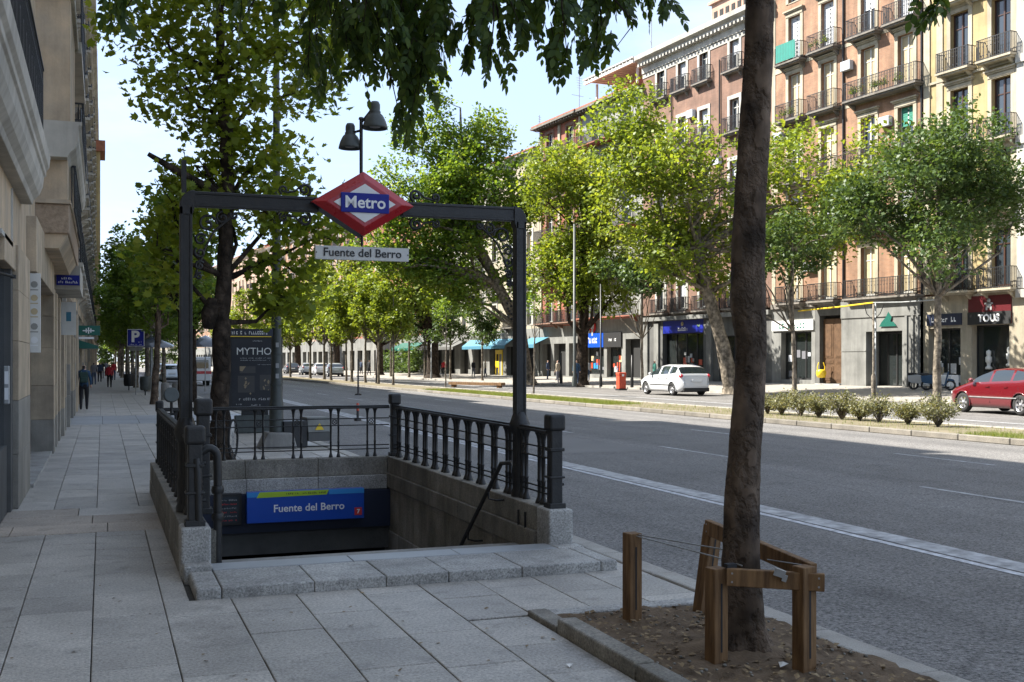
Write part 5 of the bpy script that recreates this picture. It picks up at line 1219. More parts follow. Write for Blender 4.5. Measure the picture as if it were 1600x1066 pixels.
big('tall plane tree right of the metro diamond, its trunk leaning left', 29.4, 76.6, [(0, 0, 0, .5), (-.6, 0, 4, .42), (-2.2, .5, 7.2, .38), (-3.8, .6, 10.5, .28), (-4.8, .6, 14.5, .18), (-5.0, .6, 20, .06)],
    [(-5.8, .8, 16.8, 4.6, 3.6, 7.0), (-7.4, 1.2, 11.6, 5.6, 3.8, 5.8), (-2.6, .2, 12.6, 5.2, 3.8, 5.4), (-4.4, .4, 8.2, 6.4, 3.8, 3.4)], 36000, 32, 'lf_mid', .29, .42, nsub=15, limb=.2)
big('plane tree behind the right arch post with a dark trunk', 30.6, 69.5, [(0, 0, 0, .42), (.1, 0, 3.4, .36), (.3, 0, 6.4, .28), (.2, 0, 10, .16), (0, 0, 14, .05)],
    [(-.6, 0, 11.4, 4.8, 3.6, 5.6), (1.2, -.5, 7.6, 4.6, 3, 3.2)], 20000, 33, 'lf_sun', .26, .40, nsub=18, bark='bark_d')
big('dark trunked plane tree behind the row of saplings', 29.2, 101, [(0, 0, 0, .6), (0, 0, 4, .5), (-1.0, 0, 7, .35), (-1.4, 0, 9, .2), (-1.4, 0, 11.5, .06)],
    [(-1.0, 0, 8.4, 5.4, 4.4, 3.9)], 10000, 34, 'lf_sun', .32, .5, nsub=22, bark='bark_d')
for i, (x, y, s_, lb) in enumerate(((28.6, 120, 1.0, 'plane tree standing behind the dark trunked one'), (27.4, 138, 1.05, 'plane tree far down the opposite pavement'), (26.2, 160, 1.1, 'farthest big plane tree of the opposite pavement'))):
    src = [o for o in bpy.data.objects if o.get('label') == 'dark trunked plane tree behind the row of saplings'][0]
    c_ = copy_tree(src); c_.location = (x, y, 0); c_.scale = (s_*.8, s_*.8, s_*.8); c_.rotation_euler = (0, 0, 2.0*i+1); c_['label'] = lb
# row of slim trees along the median
slim = [row_tree('slim median tree nearest to the blue parking board row, pole trunk', 18.6, 78.3, 8.0, 1.6, 41, 0, 3400, 'lf_sun', .24, 'bark_s', 'slim trees along the median', r0=.09, low=2.9, nsub=12),
        row_tree('slim median tree with the widest crown of the row', 18.5, 98.6, 11.0, 2.6, 42, 0, 5600, 'lf_sun', .26, 'bark_s', 'slim trees along the median', r0=.12, low=3.0, nsub=15)]
more = [(18.2, 104, 1, 'slim tree of the median standing left of the widest crowned one'), (18.1, 93.4, 1, 'slim median tree, first to the right of the widest crowned one'), (18.6, 89.6, 0, 'slim median tree, second to the right of the widest crowned one'), (18.3, 86, 1, 'slim median tree, third to the right of the widest crowned one'),
        (18.7, 83, 0, 'slim median tree between the grey pole and the close pair'), (18.6, 74, 0, 'slim median tree right under the name board end'), (17.6, 112, 1, 'slim tree far along the median'), (17.2, 125, 1, 'slim tree farther along the median'), (16.6, 142, 1, 'farthest slim tree of the median'), (16.0, 165, 1, 'faint slim tree at the far end of the median')]
for x, y, k, lb in more:
    c_ = copy_tree(slim[k]); c_.location = (x, y, 0); s_ = rnd.uniform(.85, 1.1); c_.scale = (s_, s_, s_); c_.rotation_euler = (0, 0, rnd.uniform(0, 6)); c_['label'] = lb
far_s = row_tree('small greyish tree in front of the terrace shops', 28.7, 102, 7.6, 2.0, 43, 0, 3000, 'lf_dark', .24, 'bark_s', 'young trees on the far pavement', r0=.10, low=2.8, z=.05)
for x, y, s_, lb in ((28.9, 94.4, 1.0, 'young far pavement tree under the long blue awning, left one'), (29.6, 87.6, .95, 'young far pavement tree under the long blue awning, right one'), (28.3, 106.3, 1.2, 'young far pavement tree left of the terrace'), (27.9, 112, 1.2, 'young far pavement tree farther left of the terrace')):
    c_ = copy_tree(far_s); c_.location = (x, y, .05); c_.scale = (s_, s_, s_); c_.rotation_euler = (0, 0, rnd.uniform(0, 6)); c_['label'] = lb
def stick(label, x, y, h, seed, n=260):
    r = np.random.default_rng(seed); return row_tree(label, x, y, h, .75, seed, .1, n, 'lf_mid', .16, 'bark_s', 'saplings on the median', r0=.045, low=h*.55, nsub=5, trunk_h=h*.5)
stick('thin bare sapling on the median in front of the tall plane tree', 20.86, 69.2, 6.0, 51, 500); stick('thin bare sapling on the median right beside the right arch post', 20.68, 53, 5.6, 52, 300)
row_tree('grey green young tree left of the thick foreground trunk', 31.0, 45.2, 9.0, 2.5, 53, -.2, 4200, 'lf_dark', .20, 'bark_s', 'young trees on the far pavement', z=.03, r0=.12, low=4.6, nsub=16)
row_tree('round dark green tree on a thin trunk beside the red car', 31.1, 35.7, 11.8, 4.3, 54, .2, 26000, 'lf_dark', .17, 'bark_p', 'young trees on the far pavement', z=.02, r0=.17, low=4.6, nsub=30, trunk_h=4.2)
row_tree('grey leaved tree on the far pavement left of the white car', 32.4, 64, 9.6, 2.8, 55, 0, 4200, 'lf_dark', .24, 'bark_s', 'young trees on the far pavement', z=.05, r0=.10, low=5.4, nsub=15)

# --- the foreground tree: thick dark trunk, overhanging boughs with drooping fronds
ft = thing('street_tree', 'thick dark trunked tree in the foreground planting bed between wooden stakes', 'tree', (3.49, 5.61, 0))
tc_ = [(1158, 1066, 0), (1157, 1000, 0), (1156, 870, 0), (1163, 700, 0), (1171, 560, 0), (1168, 470, 0), (1168, 400, 0), (1172, 300, 0), (1180, 200, 0), (1187, 100, 0), (1190, 0, 0)]
TR = [(0, 0, -.06, .235), (0, 0, .03, .185), (-.005, 0, .14, .142), (-.005, 0, .5, .110), (.0, 0, .85, .100), (.018, 0, 1.2, .093), (.05, .0, 1.6, .088), (.055, .0, 1.8, .088), (.030, 0, 2.05, .099), (.034, 0, 2.3, .096), (.055, 0, 2.7, .090), (.085, 0, 3.1, .086), (.11, 0, 3.45, .083), (.12, 0, 3.85, .082), (.2, 0, 4.6, .08), (.1, .3, 5.6, .06), (0, .3, 7.0, .04)]
g = np.random.default_rng(77); nseg = 26; V = []; F = []; rings = []
fine = []
for (a, b) in zip(TR, TR[1:]):
    m_ = max(2, int((b[2]-a[2])/.035))
    for k in range(m_): f = k/m_; fine.append([a[i]*(1-f)+b[i]*f for i in range(4)])
fine.append(list(TR[-1]))
ph = g.uniform(0, 6.28, 6)
for (x, y, z, rd) in fine:
    for j in range(nseg):
        q = 2*math.pi*j/nseg
        rr_ = rd*(1+.045*math.sin(3*q+ph[0]+z*2.1)+.03*math.sin(7*q+ph[1]-z*3)+.02*math.sin(11*q+ph[2]+9*z)+g.normal(0, .012))
        if z < .25: rr_ *= 1+.13*(1-max(0, z)/.25)*math.sin(5*q+ph[3])
        V.append((x+rr_*math.cos(q), y+rr_*math.sin(q), z))
F = [(i*nseg+j, i*nseg+(j+1) % nseg, (i+1)*nseg+(j+1) % nseg, (i+1)*nseg+j) for i in range(len(fine)-1) for j in range(nseg)]
MB().add(V, F, 0, True).build('trunk', 'bark_f', ft)
# fronds: (pixel-free) anchor points in metres hanging from long twigs
twg = MB(); LFp = []; LFa = []; LFn = []
def frond(p, d, ln, r, nl=9, ls=.066):
    p = np.array(p, float); d = np.array(d, float); d /= np.linalg.norm(d); pts = [p]
    for i in range(nl):
        d = d+np.array([0, 0, -.10]); d /= np.linalg.norm(d); pts.append(pts[-1]+d*ln/nl)
    twg.tube([pts[0], pts[nl//2], pts[-1]], [.0028, .002, .001], 3, cap=False)
    side = np.cross(d, [0, 0, 1.]); side = side/np.linalg.norm(side) if np.linalg.norm(side) > .1 else np.array([1., 0, 0])
    a_ = r.uniform(0, 6.28); side = side*math.cos(a_)+np.cross(d, side)*math.sin(a_)
    for i in range(1, nl+1):
        dd = pts[i]-pts[i-1]; dd /= np.linalg.norm(dd)
        for s_ in ((-1, 1) if i < nl else (0,)):
            a = dd*.75+side*s_*.8+np.array([0, 0, -.35])+r.normal(0, .12, 3); a /= np.linalg.norm(a)
            nn = np.cross(dd, side)+r.normal(0, .35, 3); nn -= a*(a@nn); nn /= np.linalg.norm(nn)
            LFp.append(pts[i]); LFa.append(a*ls*r.uniform(.75, 1.2)); LFn.append(nn)
gf = np.random.default_rng(5)
cs20, sn20 = math.cos(R(20.194)), math.sin(R(20.194))
def wp(l, d, z): return np.array([d*sn20+l*cs20, d*cs20-l*sn20, z])      # metres right of / ahead of the standpoint
# boughs: (right, ahead, height) polylines; bough tips droop
tops = [ft.location.x+.1, ft.location.y, 4.4]
T0 = np.array([3.6, 5.6, 4.3])
BO = []
def bough(pts, r0):
    P = [np.array(p, float) for p in pts]; twg.tube(P, list(np.linspace(r0, r0*.25, len(P))), 7, cap=False); return P
def droopers(P, n, ln_, r, nf=7, spread=.5, dens=.14, dirb=(0, 0, -1)):
    """n twigs hanging from random places along polyline P, each set with fronds"""
    for i in range(n):
        k = r.integers(1, len(P)); f = r.random(); b = P[k-1]*(1-f)+P[k]*f+np.array([r.normal(0, spread*.6), r.normal(0, spread*.6), 0])
        L0 = ln_*r.uniform(.55, 1.1); e = b+np.array([r.normal(0, .16), r.normal(0, .12), -L0]); m_ = (b+e)/2+r.normal(0, .05, 3)
        twg.tube([P[k-1]*(1-f)+P[k]*f, b+np.array([0, 0, .04]), m_, e], [.008, .006, .004, .002], 4, cap=False)
        kk_ = max(3, int(L0/dens))
        for j in range(kk_):
            q = (j+.6)/kk_; c = b*(1-q)+e*q if q > .5 else b*(1-q)+e*q
            for _ in range(2):
                d = r.normal(size=3); d[2] = -.9-r.random()*.8; frond(c, d, r.uniform(.15, .27), r, r.integers(6, 10), .058)
# hanging strands placed where the canopy dips into view: (right, ahead, height of the tip, length)
def S(u, v, d): return wp((u-800)/1740*d, d, 1.70-(v-563)/1740*d)
strands = []
def strand(u, v, d, ln, n=2, r=gf):
    tip = S(u, v, d); b = tip+np.array([r.normal(0, .10), r.normal(0, .10), ln]); m_ = (tip+b)/2+r.normal(0, .04, 3)
    twg.tube([b, m_, tip], [.007, .004, .0015], 4, cap=False); strands.append(b)
    kk_ = max(2, int(ln/.085))
    for j in range(kk_):
        q = j/kk_
        c = tip*(1-q)+b*q
        for _ in range(n):
            dd = r.normal(size=3)*.9; dd[2] = -1.1-r.random()*.6; frond(c+np.array([0, 0, .12]), dd, r.uniform(.13, .24), r, int(r.integers(5, 9)), .055)
def mass(pts, n=2, ln=(.35, .8)):
    for (u, v, d) in pts: strand(u+gf.normal(0, 3), v, d+gf.uniform(-.3, .3), gf.uniform(*ln), n)
mass([(640, 215, 6.0), (628, 190, 6.1), (652, 175, 6.0), (636, 150, 6.1), (655, 130, 5.8), (615, 130, 5.9), (600, 110, 6.0), (670, 120, 6.0), (688, 105, 6.2), (620, 100, 6.3), (645, 95, 5.7), (585, 80, 5.9), (565, 65, 5.8)], 2, (.4, .9))
mass([(560, 125, 6.3), (545, 95, 6.1), (530, 70, 6.2), (575, 105, 6.5), (520, 50, 5.9), (500, 110, 6.3), (480, 120, 6.4), (505, 150, 6.6), (545, 40, 6.0), (700, 60, 6.0), (680, 70, 5.8), (600, 60, 5.6)], 2, (.4, .8))
mass([(735, 95, 5.8), (760, 108, 5.8), (722, 65, 5.9), (782, 88, 6.0), (748, 40, 6.0), (795, 55, 5.8), (770, 30, 5.9), (820, 60, 5.8), (842, 72, 6.0), (860, 100, 5.8), (888, 104, 5.8), (908, 92, 5.9), (935, 88, 5.8), (957, 84, 5.9), (925, 55, 6.1), (890, 50, 6.0), (870, 30, 6.0), (940, 30, 5.9), (905, 20, 6.1), (965, 25, 5.8), (985, 15, 5.9), (1012, 8, 6.0), (1042, 30, 5.8), (840, 25, 6.2)], 2, (.25, .6))
mass([(345, 22, 6.4), (380, 32, 6.4), (440, 25, 6.2), (180, 42, 6.0), (192, 15, 6.0), (205, 2, 6.1), (172, 6, 6.0)], 2, (.25, .4))
mass([(1468, 42, 5.2), (1476, 20, 5.2)], 2, (.2, .4))
# boughs above the frame joining those twigs to the tree
B1 = bough([T0, (2.8, 5.9, 4.75), (1.9, 6.2, 4.85), (1.0, 6.3, 4.8), (.1, 6.5, 4.75), (-.6, 6.3, 4.6)], .07)
B2 = bough([T0, (3.2, 5.0, 4.7), (2.5, 4.9, 4.75), (1.5, 5.2, 4.7), (.4, 5.6, 4.6)], .05)
B3 = bough([T0, (4.0, 5.0, 4.9), (4.5, 4.2, 4.8)], .05)
allb = B1+B2+B3
for b in strands:
    q = min(allb, key=lambda c: np.linalg.norm(c-b)); twg.tube([b, (b+q)/2+np.array([0, 0, .12]), q], [.007, .012, .02], 4, cap=False)
# the upper crown out of view, which shades the pavement
lobu = sub_lobes((2.2, 5.6, 6.6), 3.6, 3.4, 1.5, 26, gf, (.25, .4))
pu, tu = crown_points(lobu, 900, gf, .3, 14)
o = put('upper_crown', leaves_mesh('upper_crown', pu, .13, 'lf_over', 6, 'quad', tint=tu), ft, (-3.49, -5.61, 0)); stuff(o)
o = twg.build('branches', 'bark_d', ft, (-3.49, -5.61, 0))
P_ = np.array(LFp); A_ = np.array(LFa); N_ = np.array(LFn); Ln = np.linalg.norm(A_, axis=1)[:, None]; B_ = np.cross(A_, N_)
T_ = [(0, 0, 0), (.26, .3, .03), (.24, .62, .03), (0, 1, -.06), (-.24, .62, .03), (-.26, .3, .03)]
Vv = np.stack([P_+B_*x+A_*y+N_*Ln*z for x, y, z in T_], 1); k = 6; N = len(P_)
me = bpy.data.meshes.new('fronds'); me.vertices.add(N*k); me.vertices.foreach_set('co', Vv.reshape(-1).astype(np.float32)); me.loops.add(N*k); me.loops.foreach_set('vertex_index', np.arange(N*k, dtype=np.int32))
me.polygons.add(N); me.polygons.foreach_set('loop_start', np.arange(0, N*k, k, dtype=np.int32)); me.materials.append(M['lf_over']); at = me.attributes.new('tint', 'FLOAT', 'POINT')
at.data.foreach_set('value', np.repeat(gf.uniform(0, 1, N), k).astype(np.float32)); me.update(calc_edges=True)
stuff(put('hanging_fronds', me, ft, (-3.49, -5.61, 0)))

# --- stakes round the foreground tree
st = thing('tree_stakes', 'brown wooden stakes with rails and wires round the foreground tree', 'tree guard', (3.4, 5.8, 0))
def stake(x, y, h, lx=0, ly=0, s=.047, rz=0):
    mb = MB().box(-s, -s, -.15, s, s, h); o = mb.build('stake', 'wood', st, (x-3.4, y-5.8, 0), (R(-ly), R(lx), rz), bevel=.006, seg=2)
    MB().box(-.006, -s-.0015, h*.15, .006, -s-.0005, h*.85).build('crack', 'black', o)
    return o
stake(3.23, 6.52, .58, rz=.1); stake(3.21, 5.43, .545, rz=.12); stake(3.585, 5.14, .58, rz=.12); stake(3.76, 6.55, .60, 9, 0, rz=.1)
def plank(a, b, h=.095, t=.022, name='rail'):
    a = Vector(a); b = Vector(b); d = b-a; o = MB().box(0, -t, -h/2, d.length, t, h/2).build(name, 'wood', st, a-Vector((3.4, 5.8, 0)), (0, -math.asin(d.z/d.length), math.atan2(d.y, d.x)), bevel=.004)
    mb = MB()
    for x in (.03, d.length-.03):
        for z in (-h*.25, h*.25): mb.tube([(x, -t-.003, z), (x, -t, z)], .006, 6)
    mb.build('nail', 'galv', o)
plank((3.235, 5.36, .505), (3.66, 5.06, .50))
plank((3.80, 6.54, .585), (3.66, 5.16, .535), .10)
MB().tube([(3.23-3.4, 6.52-5.8, .565), (3.38-3.4, 5.72-5.8, .545), (3.42-3.4, 5.50-5.8, .53)], .0045, 5).tube([(3.25-3.4, 6.50-5.8, .57), (3.45-3.4, 5.76-5.8, .58)], .0045, 5).tube([(3.60-3.4, 5.52-5.8, .55), (3.63-3.4, 5.2-5.8, .57)], .004, 5).build('wire', 'galv', st)
MB().box(-.03, -.012, -.02, .03, .012, .02).box(.02, -.014, -.035, .045, .01, .0).build('ratchet', 'galv', st, (3.45-3.4, 5.17-5.8, .545), (0, .3, -.6))
MB().box(-.03, -.02, -.01, .03, .02, .012).build('strap', 'black', st, (3.27-3.4, 5.38-5.8, .56))

# --- bushes on the median
def bush(label, x, y, s_, seed, proto=None):
    r = np.random.default_rng(seed); t = thing('bush', label, 'bush', (x, y, .02), r.uniform(0, 6), 'low bushes on the median')
    mb = MB(); n = 46; tips = []
    for i in range(n):
        a = r.uniform(0, 6.28); q = r.uniform(.1, .62)**.8; h = r.uniform(.55, 1.0)*(1-.35*q); e = np.array([math.cos(a)*q, math.sin(a)*q, h])*s_
        mb.tube([(0, 0, -.05), tuple(e*np.array([.35, .35, .5])), tuple(e)], [.012, .007, .003], 3, cap=False); tips.append(e)
    mb.build('stems', 'bark_s', t)
    T_ = np.array(tips); c = T_[r.integers(0, n, 1500)]*r.uniform(.45, 1.05, (1500, 1))+r.normal(0, .05, (1500, 3))
    stuff(put('leaves', leaves_mesh('leaves', c, .062, 'lf_bush', seed, 'quad', up=.1, droop=-1), t)); return t
bx = [(20.05, 22.96, 0.86, 'largest low bush at the right end of the median row'),
      (20.0, 24.03, 0.66, 'second bush of the median row from the right'),
      (20.0, 25.2, 0.82, 'third bush of the median row from the right'),
      (19.97, 26.0, 0.62, 'small fourth bush of the median row from the right'),
      (19.94, 26.75, 0.9, 'fifth bush of the median row from the right'),
      (19.9, 27.8, 0.72, 'sixth bush of the median row from the right'),
      (19.9, 28.7, 0.85, 'seventh bush of the median row from the right'),
      (19.86, 29.66, 0.74, 'eighth bush of the median row, near the thick trunk'),
      (19.84, 30.4, 0.7, 'last bush of the median row, just right of the thick trunk')]
for i, (x, y, s_, lb) in enumerate(bx): bush(lb, x, y, s_, 60+i)

fwp = np.random.default_rng(90); fw = crown_points([(4, 0, 6, 10, 3, 6.5), (-2, 2, 5, 5, 3, 5), (12, 4, 7, 8, 3, 7)], 5000, fwp, .8, 10)
stuff(put('distant_woods', leaves_mesh('distant_woods', fw[0], .8, 'lf_dark', 91, tint=fw[1]), None, (1, 262, 0)))
# ------------------------------------------------------------------ street furniture
lp = thing('lamp_post', 'grey green street lamp post standing in front of the poster panel', 'lamp post', (3.16, 21.8, 0))
MB().lathe([(.135, .30), (.135, .85), (.115, 1.0), (.10, 1.6), (.088, 3.2), (.07, 5.6), (.055, 8.2), (0, 8.2)], 16).build('pole', 'iron_g', lp)
MB().lathe([(.12, 1.2), (.125, 1.23), (.12, 1.26)], 14).build('band', 'iron_g', lp); MB().lathe([(.108, 1.8), (.114, 1.83), (.108, 1.86)], 14).build('band', 'iron_g', lp)
MB().prism([(-.36, 0), (.36, 0), (.28, .30), (-.20, .32)], -.3, .3, 'y').build('base', 'concrete', lp, bevel=.03, seg=2)
for z in (1.35, 1.95, 1.55): MB().box(-.03, -.125, z, .03, -.112, z+.09).build('sticker', 'textg', lp)
sn = thing('street_sign', 'dark blue street name plate fixed to the lamp post above the poster', 'street sign', (3.08, 21.7, 2.16), R(3)); MB().box(-.86, 0, 0, 0, .03, .14).build('plate', 'navy', sn); scribble(sn, -.82, -.06, -.004, .07, .075, 'textw', 19, 44, 'lettering')
mu = thing('poster_panel', 'dark MYTHOS advertising panel on the pavement behind the railing', 'advertising panel', (3.34, 26.5, 0), R(.8))
MB().box(-.63, -.12, .56, .63, .12, 2.24).build('cabinet', 'black', mu, bevel=.02, seg=2); MB().box(-.60, -.14, 2.24, .60, .14, 2.29).build('roof', 'pyel', mu)
MB().box(-.46, -.10, 0, .46, .10, .42).build('foot', 'iron_g', mu, bevel=.02)
MB().box(-.30, -.06, .4, .30, .06, .57).build('neck', 'black', mu)
po = MB().box(-.54, -.128, .60, .54, -.1205, 2.19).build('poster', mat('poster_print', (.016, .018, .023), .55, col2=(.028, .030, .034), scale=1.2, spec=.3), mu)
text('MYTHOS', .235, 'board', mu, (.02, -.131, 1.90), sx=.98)
text('PALACIO', .035, 'textg', mu, (.05, -.131, 2.15)) if False else scribble(mu, -.06, .16, -.130, 2.15, .03, 'textg', 8, 51)
for k, (x0, x1, z, h, n_) in enumerate(((-.35, .45, 1.75, .025, 30), (-.35, .45, 1.70, .02, 36), (.05, .45, 1.60, .02, 18), (-.38, .42, .80, .06, 16), (-.44, -.30, .68, .03, 5), (-.1, .12, .66, .04, 7), (.3, .45, .66, .03, 5))): scribble(mu, x0, x1, -.130, z, h, 'textg', n_, 60+k)
a_ = MB().box(-.36, -.1315, 1.40, .0, -.1285, 1.56).box(-.40, -.1315, .95, -.02, -.1285, 1.34).box(.10, -.1315, 1.0, .48, -.1285, 1.36).build('poster_picture', mat('poster_dark', (.04, .038, .037), .6), mu)
r_ = random.Random(3); mb = MB()
for k in range(22):
    x = r_.choice([-.22, .30])+r_.gauss(0, .055); z = 1.14+r_.gauss(0, .09); s_ = r_.uniform(.012, .03); mb.prism([(x-s_, z), (x, z-s_), (x+s_, z), (x, z+s_*1.3)], -.134, -.132)
mb.prism([(-.36, 1.56), (-.22, 1.56), (-.3, 1.44), (-.36, 1.46)], -.134, -.132); mb.build('poster_picture', mat('poster_gold', (.22, .17, .10), .5), mu)
ub = thing('utility_box', 'low dark box with a grey lid and a warning triangle beside the lamp post', 'box', (3.72, 22.0, 0), R(8))
MB().box(-.48, -.26, .0, .0, .3, .52).build('body', 'iron', ub, bevel=.01); MB().box(.0, -.30, .12, .44, .26, .30).build('body', 'greys_d', ub, bevel=.01)
MB().prism([(-.31, .302), (.27, .302), (.27, .58), (-.22, .58)], .0, .44, 'x').build('lid', 'greyp', ub)
MB().prism([(.13, .34), (.31, .34), (.22, .47)], -.32, -.312).build('warning_triangle', 'pyel', ub)
wr = thing('wheel_hoop', 'black bicycle wheel leaning on the dark tree trunk', 'wheel', (2.08, 19.35, .36), R(70))
MB().tube([(math.cos(a)*.30, 0, math.sin(a)*.33) for a in [2*math.pi*i/24 for i in range(25)]], .02, 6, cap=False).build('tyre', 'tyre', wr)
mb = MB()
for i in range(12): a = math.pi*i/6; mb.tube([(0, 0, 0), (math.cos(a)*.29, 0, math.sin(a)*.32)], .003, 3)
mb.build('spokes', 'galv', wr)
ps = thing('parking_sign', 'blue parking sign with a white P over a grey plate on a thin pole', 'road sign', (1.54, 57.8, 0))
MB().tube([(0, 0, 0), (0, 0, 3.2)], .03, 8).build('pole', 'galv', ps); MB().box(-.40, -.05, 2.38, .40, -.03, 3.22).build('plate', 'white', ps, bevel=.01); MB().box(-.375, -.056, 2.405, .375, -.051, 3.195).build('blue_plate', 'blue', ps)
text('P', .75, 'textw', ps, (-.03, -.06, 2.84), bold=.03); scribble(ps, .12, .30, -.058, 2.6, .06, 'textw', 3, 4); scribble(ps, -.28, .30, -.058, 2.47, .05, 'textw', 12, 5); MB().box(-.31, -.05, 2.16, .31, -.03, 2.34).build('lower_plate', 'greyp', ps)
def bin_(label, x, y, s=1.0, m='iron_g'):
    t = thing('litter_bin', label, 'litter bin', (x, y, 0), 0, 'litter bins on the near pavement')
    MB().lathe([(.22*s, .25), (.26*s, .35), (.27*s, .85), (.25*s, .92), (.20*s, .92), (.20*s, .6), (0, .6)], 14).build('bucket', m, t); MB().tube([(0, .28, 0), (0, .28, 1.15)], .035, 6).build('post', m, t); return t
bin_('round grey litter bin on a post behind the leaning young tree', 1.95, 56.5); bin_('dark litter bin beside the parking sign pole', 1.4, 66, 1.1, 'black')
for i, (x, y, lb) in enumerate(((2.5, 49.5, 'left concrete bollard near the leaning young tree'), (2.95, 49.5, 'middle concrete bollard near the leaning young tree'), (3.4, 49.5, 'right concrete bollard near the leaning young tree'))):
    tag(MB().lathe([(.17, 0), (.17, .68), (.14, .74), (0, .76)], 12).build('bollard', 'concrete', None, (x, y, 0)), lb, 'bollard', 'concrete bollards')
kp = thing('street_pole', 'grey street lamp pole between the parking sign and the leaning tree', 'lamp post', (2.6, 66, 0)); MB().lathe([(.14, 0), (.14, 1), (.09, 1.2), (.06, 8.5), (0, 8.5)], 12).build('pole', 'galv', kp)
for x0, dz, lb in ((2.3, 0, 'left dark parasol cover over the kerb kiosk'), (5.0, .05, 'right dark parasol cover over the kerb kiosk')):
    pa = thing('parasol', lb, 'parasol', (x0+.2, 62, 0)); MB().lathe([(1.2, 2.35+dz), (1.15, 2.5+dz), (.1, 2.95+dz), (0, 3.0+dz)], 8).build('canopy', 'card', pa); MB().tube([(0, 0, 0), (0, 0, 2.9)], .03, 6).build('pole', 'galv', pa)
def pole(label, x, y, h, r=.05, m='iron_g', z=.02, base=True):
    t = thing('street_pole', label, 'pole', (x, y, z)); MB().lathe([(r*1.7, 0), (r*1.7, .5), (r, .7), (r*.8, h), (0, h)], 10).build('pole', m, t); return t
pole('tall grey lamp post left of the red bin across the avenue', 28.7, 66.3, 10.5, .10); pole('thin dark pole between the lamp post and the red bin', 29.6, 64.2, 6.5, .06, 'iron')
pole('short dark bollard pole left of the far lamp post', 30.9, 73.8, 2.2, .07, 'iron'); pole('thin dark pole right of the red bin', 30.7, 62, 2.0, .06, 'iron'); pole('thin pale pipe in front of the grey bank front', 38.9, 49.3, 4.6, .05, 'galv', .2)
pole('thin pole of the far row of saplings', 18.6, 78.9, 2.6, .05, 'iron'); pole('thin pole with round signs on the far pavement', 27.9, 97, 3.8, .05, 'galv')
tp = thing('street_pole', 'grey tree stake pole carrying a yellow string of lights in front of the bank', 'pole', (29.75+1.7, 40.0, .03)); MB().lathe([(.10, 0), (.10, .95), (.045, 1.1), (.04, 4.1), (0, 4.1)], 8).build('pole', 'bark_s', tp); MB().tube([(-.25, .3, 4.1), (-.2, .2, 3.7), (0, 0, 3.4), (.2, -.2, 3.7), (.25, -.4, 4.1)], .02, 5).build('fork', 'iron', tp)
sl_ = thing('light_string', 'yellow taped cable strung between the young trees in front of the brick house', 'cable', (0, 0, 0))
MB().tube([(31.2, 45.2, 4.05), (31.45, 42.5, 4.12), (31.45, 40, 4.20)], .04, 6).build('yellow_cable', 'pyel', sl_); MB().tube([(31.45, 40, 4.2), (31.3, 38, 4.12), (31.1, 35.7, 4.1)], .03, 6).build('grey_cable', 'galv', sl_)
rbn = thing('litter_bin', 'orange red litter bin on the road edge left of the white car', 'litter bin', (28.7, 59.4, -.02)); MB().box(-.36, -.36, .06, .36, .36, 1.32).build('body', 'orange', rbn, bevel=.05, seg=2); MB().box(-.40, -.40, 1.32, .40, .40, 1.62).build('lid', 'orange', rbn, bevel=.08, seg=2); MB().box(-.42, -.42, -.08, .42, .42, .08).build('base', 'black', rbn); MB().box(-.1, -.41, 1.25, .12, -.38, 1.45).build('label', 'textw', rbn); rbn.scale = (.62, .62, .62)
cn = thing('road_post', 'thin dark marker post standing on the avenue lanes', 'post', (12.5, 57.2, -.12)); MB().lathe([(.18, 0), (.18, .06), (.05, .10), (.04, 1.9), (0, 1.9)], 10).build('post', 'iron', cn)
cn = thing('road_post', 'short red tipped marker on the lanes behind the back railing post', 'post', (7.2, 33.0, -.12)); MB().lathe([(.11, 0), (.11, .05), (.04, .08), (.035, .5), (0, .5)], 10).build('post', 'iron', cn); MB().lathe([(.042, .3), (.042, .52), (0, .54)], 10).build('cap', 'orange', cn)
bn = thing('bench', 'low dark plank bench on the median near the thin sapling', 'bench', (21.9, 66, 0), R(-60)); MB().box(-2.2, -.2, .15, 2.2, .2, .32).box(-2, -.15, 0, -1.8, .15, .15).box(1.8, -.15, 0, 2, .15, .15).build('seat', 'wood', bn)
wbx = thing('planter_box', 'white low planter beside the pale pilasters near the red car', 'planter', fp(-3.6, 1.2, .25), math.atan2(-.9965, .0837)); MB().box(0, 0, .12, 2.2, .5, .7).box(.1, .1, 0, .25, .4, .12).box(1.95, .1, 0, 2.1, .4, .12).build('box', 'white', wbx, bevel=.02)
rt = np.random.default_rng(8)
for k, (t_, o_, lb) in enumerate(((-5.0, 2.2, 'left parked motor scooter in front of the yellow house'), (-6.1, 2.4, 'right parked motor scooter in front of the yellow house'))):
    mo = thing('scooter', lb, 'scooter', fp(t_, o_, .22), R(-60+k*20)); 
    for x in (-.55, .55): MB().tube([(x+.22*math.cos(a), 0, .25+.22*math.sin(a)) for a in [2*math.pi*i/14 for i in range(15)]], .055, 6, cap=False).build('wheel', 'tyre', mo)
    MB().prism([(-.78, .42), (-.62, .34), (-.2, .30), (-.12, .22), (.26, .22), (.30, .28), (-.08, .33), (-.12, .72), (-.3, .76), (-.82, .70)], -.14, .14).prism([(.26, .22), (.34, .24), (.50, .92), (.44, .95)], -.17, .17).prism([(.40, .46), (.78, .44), (.70, .54), (.45, .58)], -.07, .07).build('body', ['cars', 'c_blue'][k], mo, bevel=.025, seg=2)
    MB().tube([(.46, -.3, 1.05), (.48, 0, 1.02), (.46, .3, 1.05)], .02, 5).build('handlebar', 'black', mo)
    MB().prism([(-.80, .71), (-.12, .73), (-.14, .80), (-.4, .81), (-.5, .86), (-.82, .84)], -.13, .13).build('seat', 'black', mo, bevel=.02)
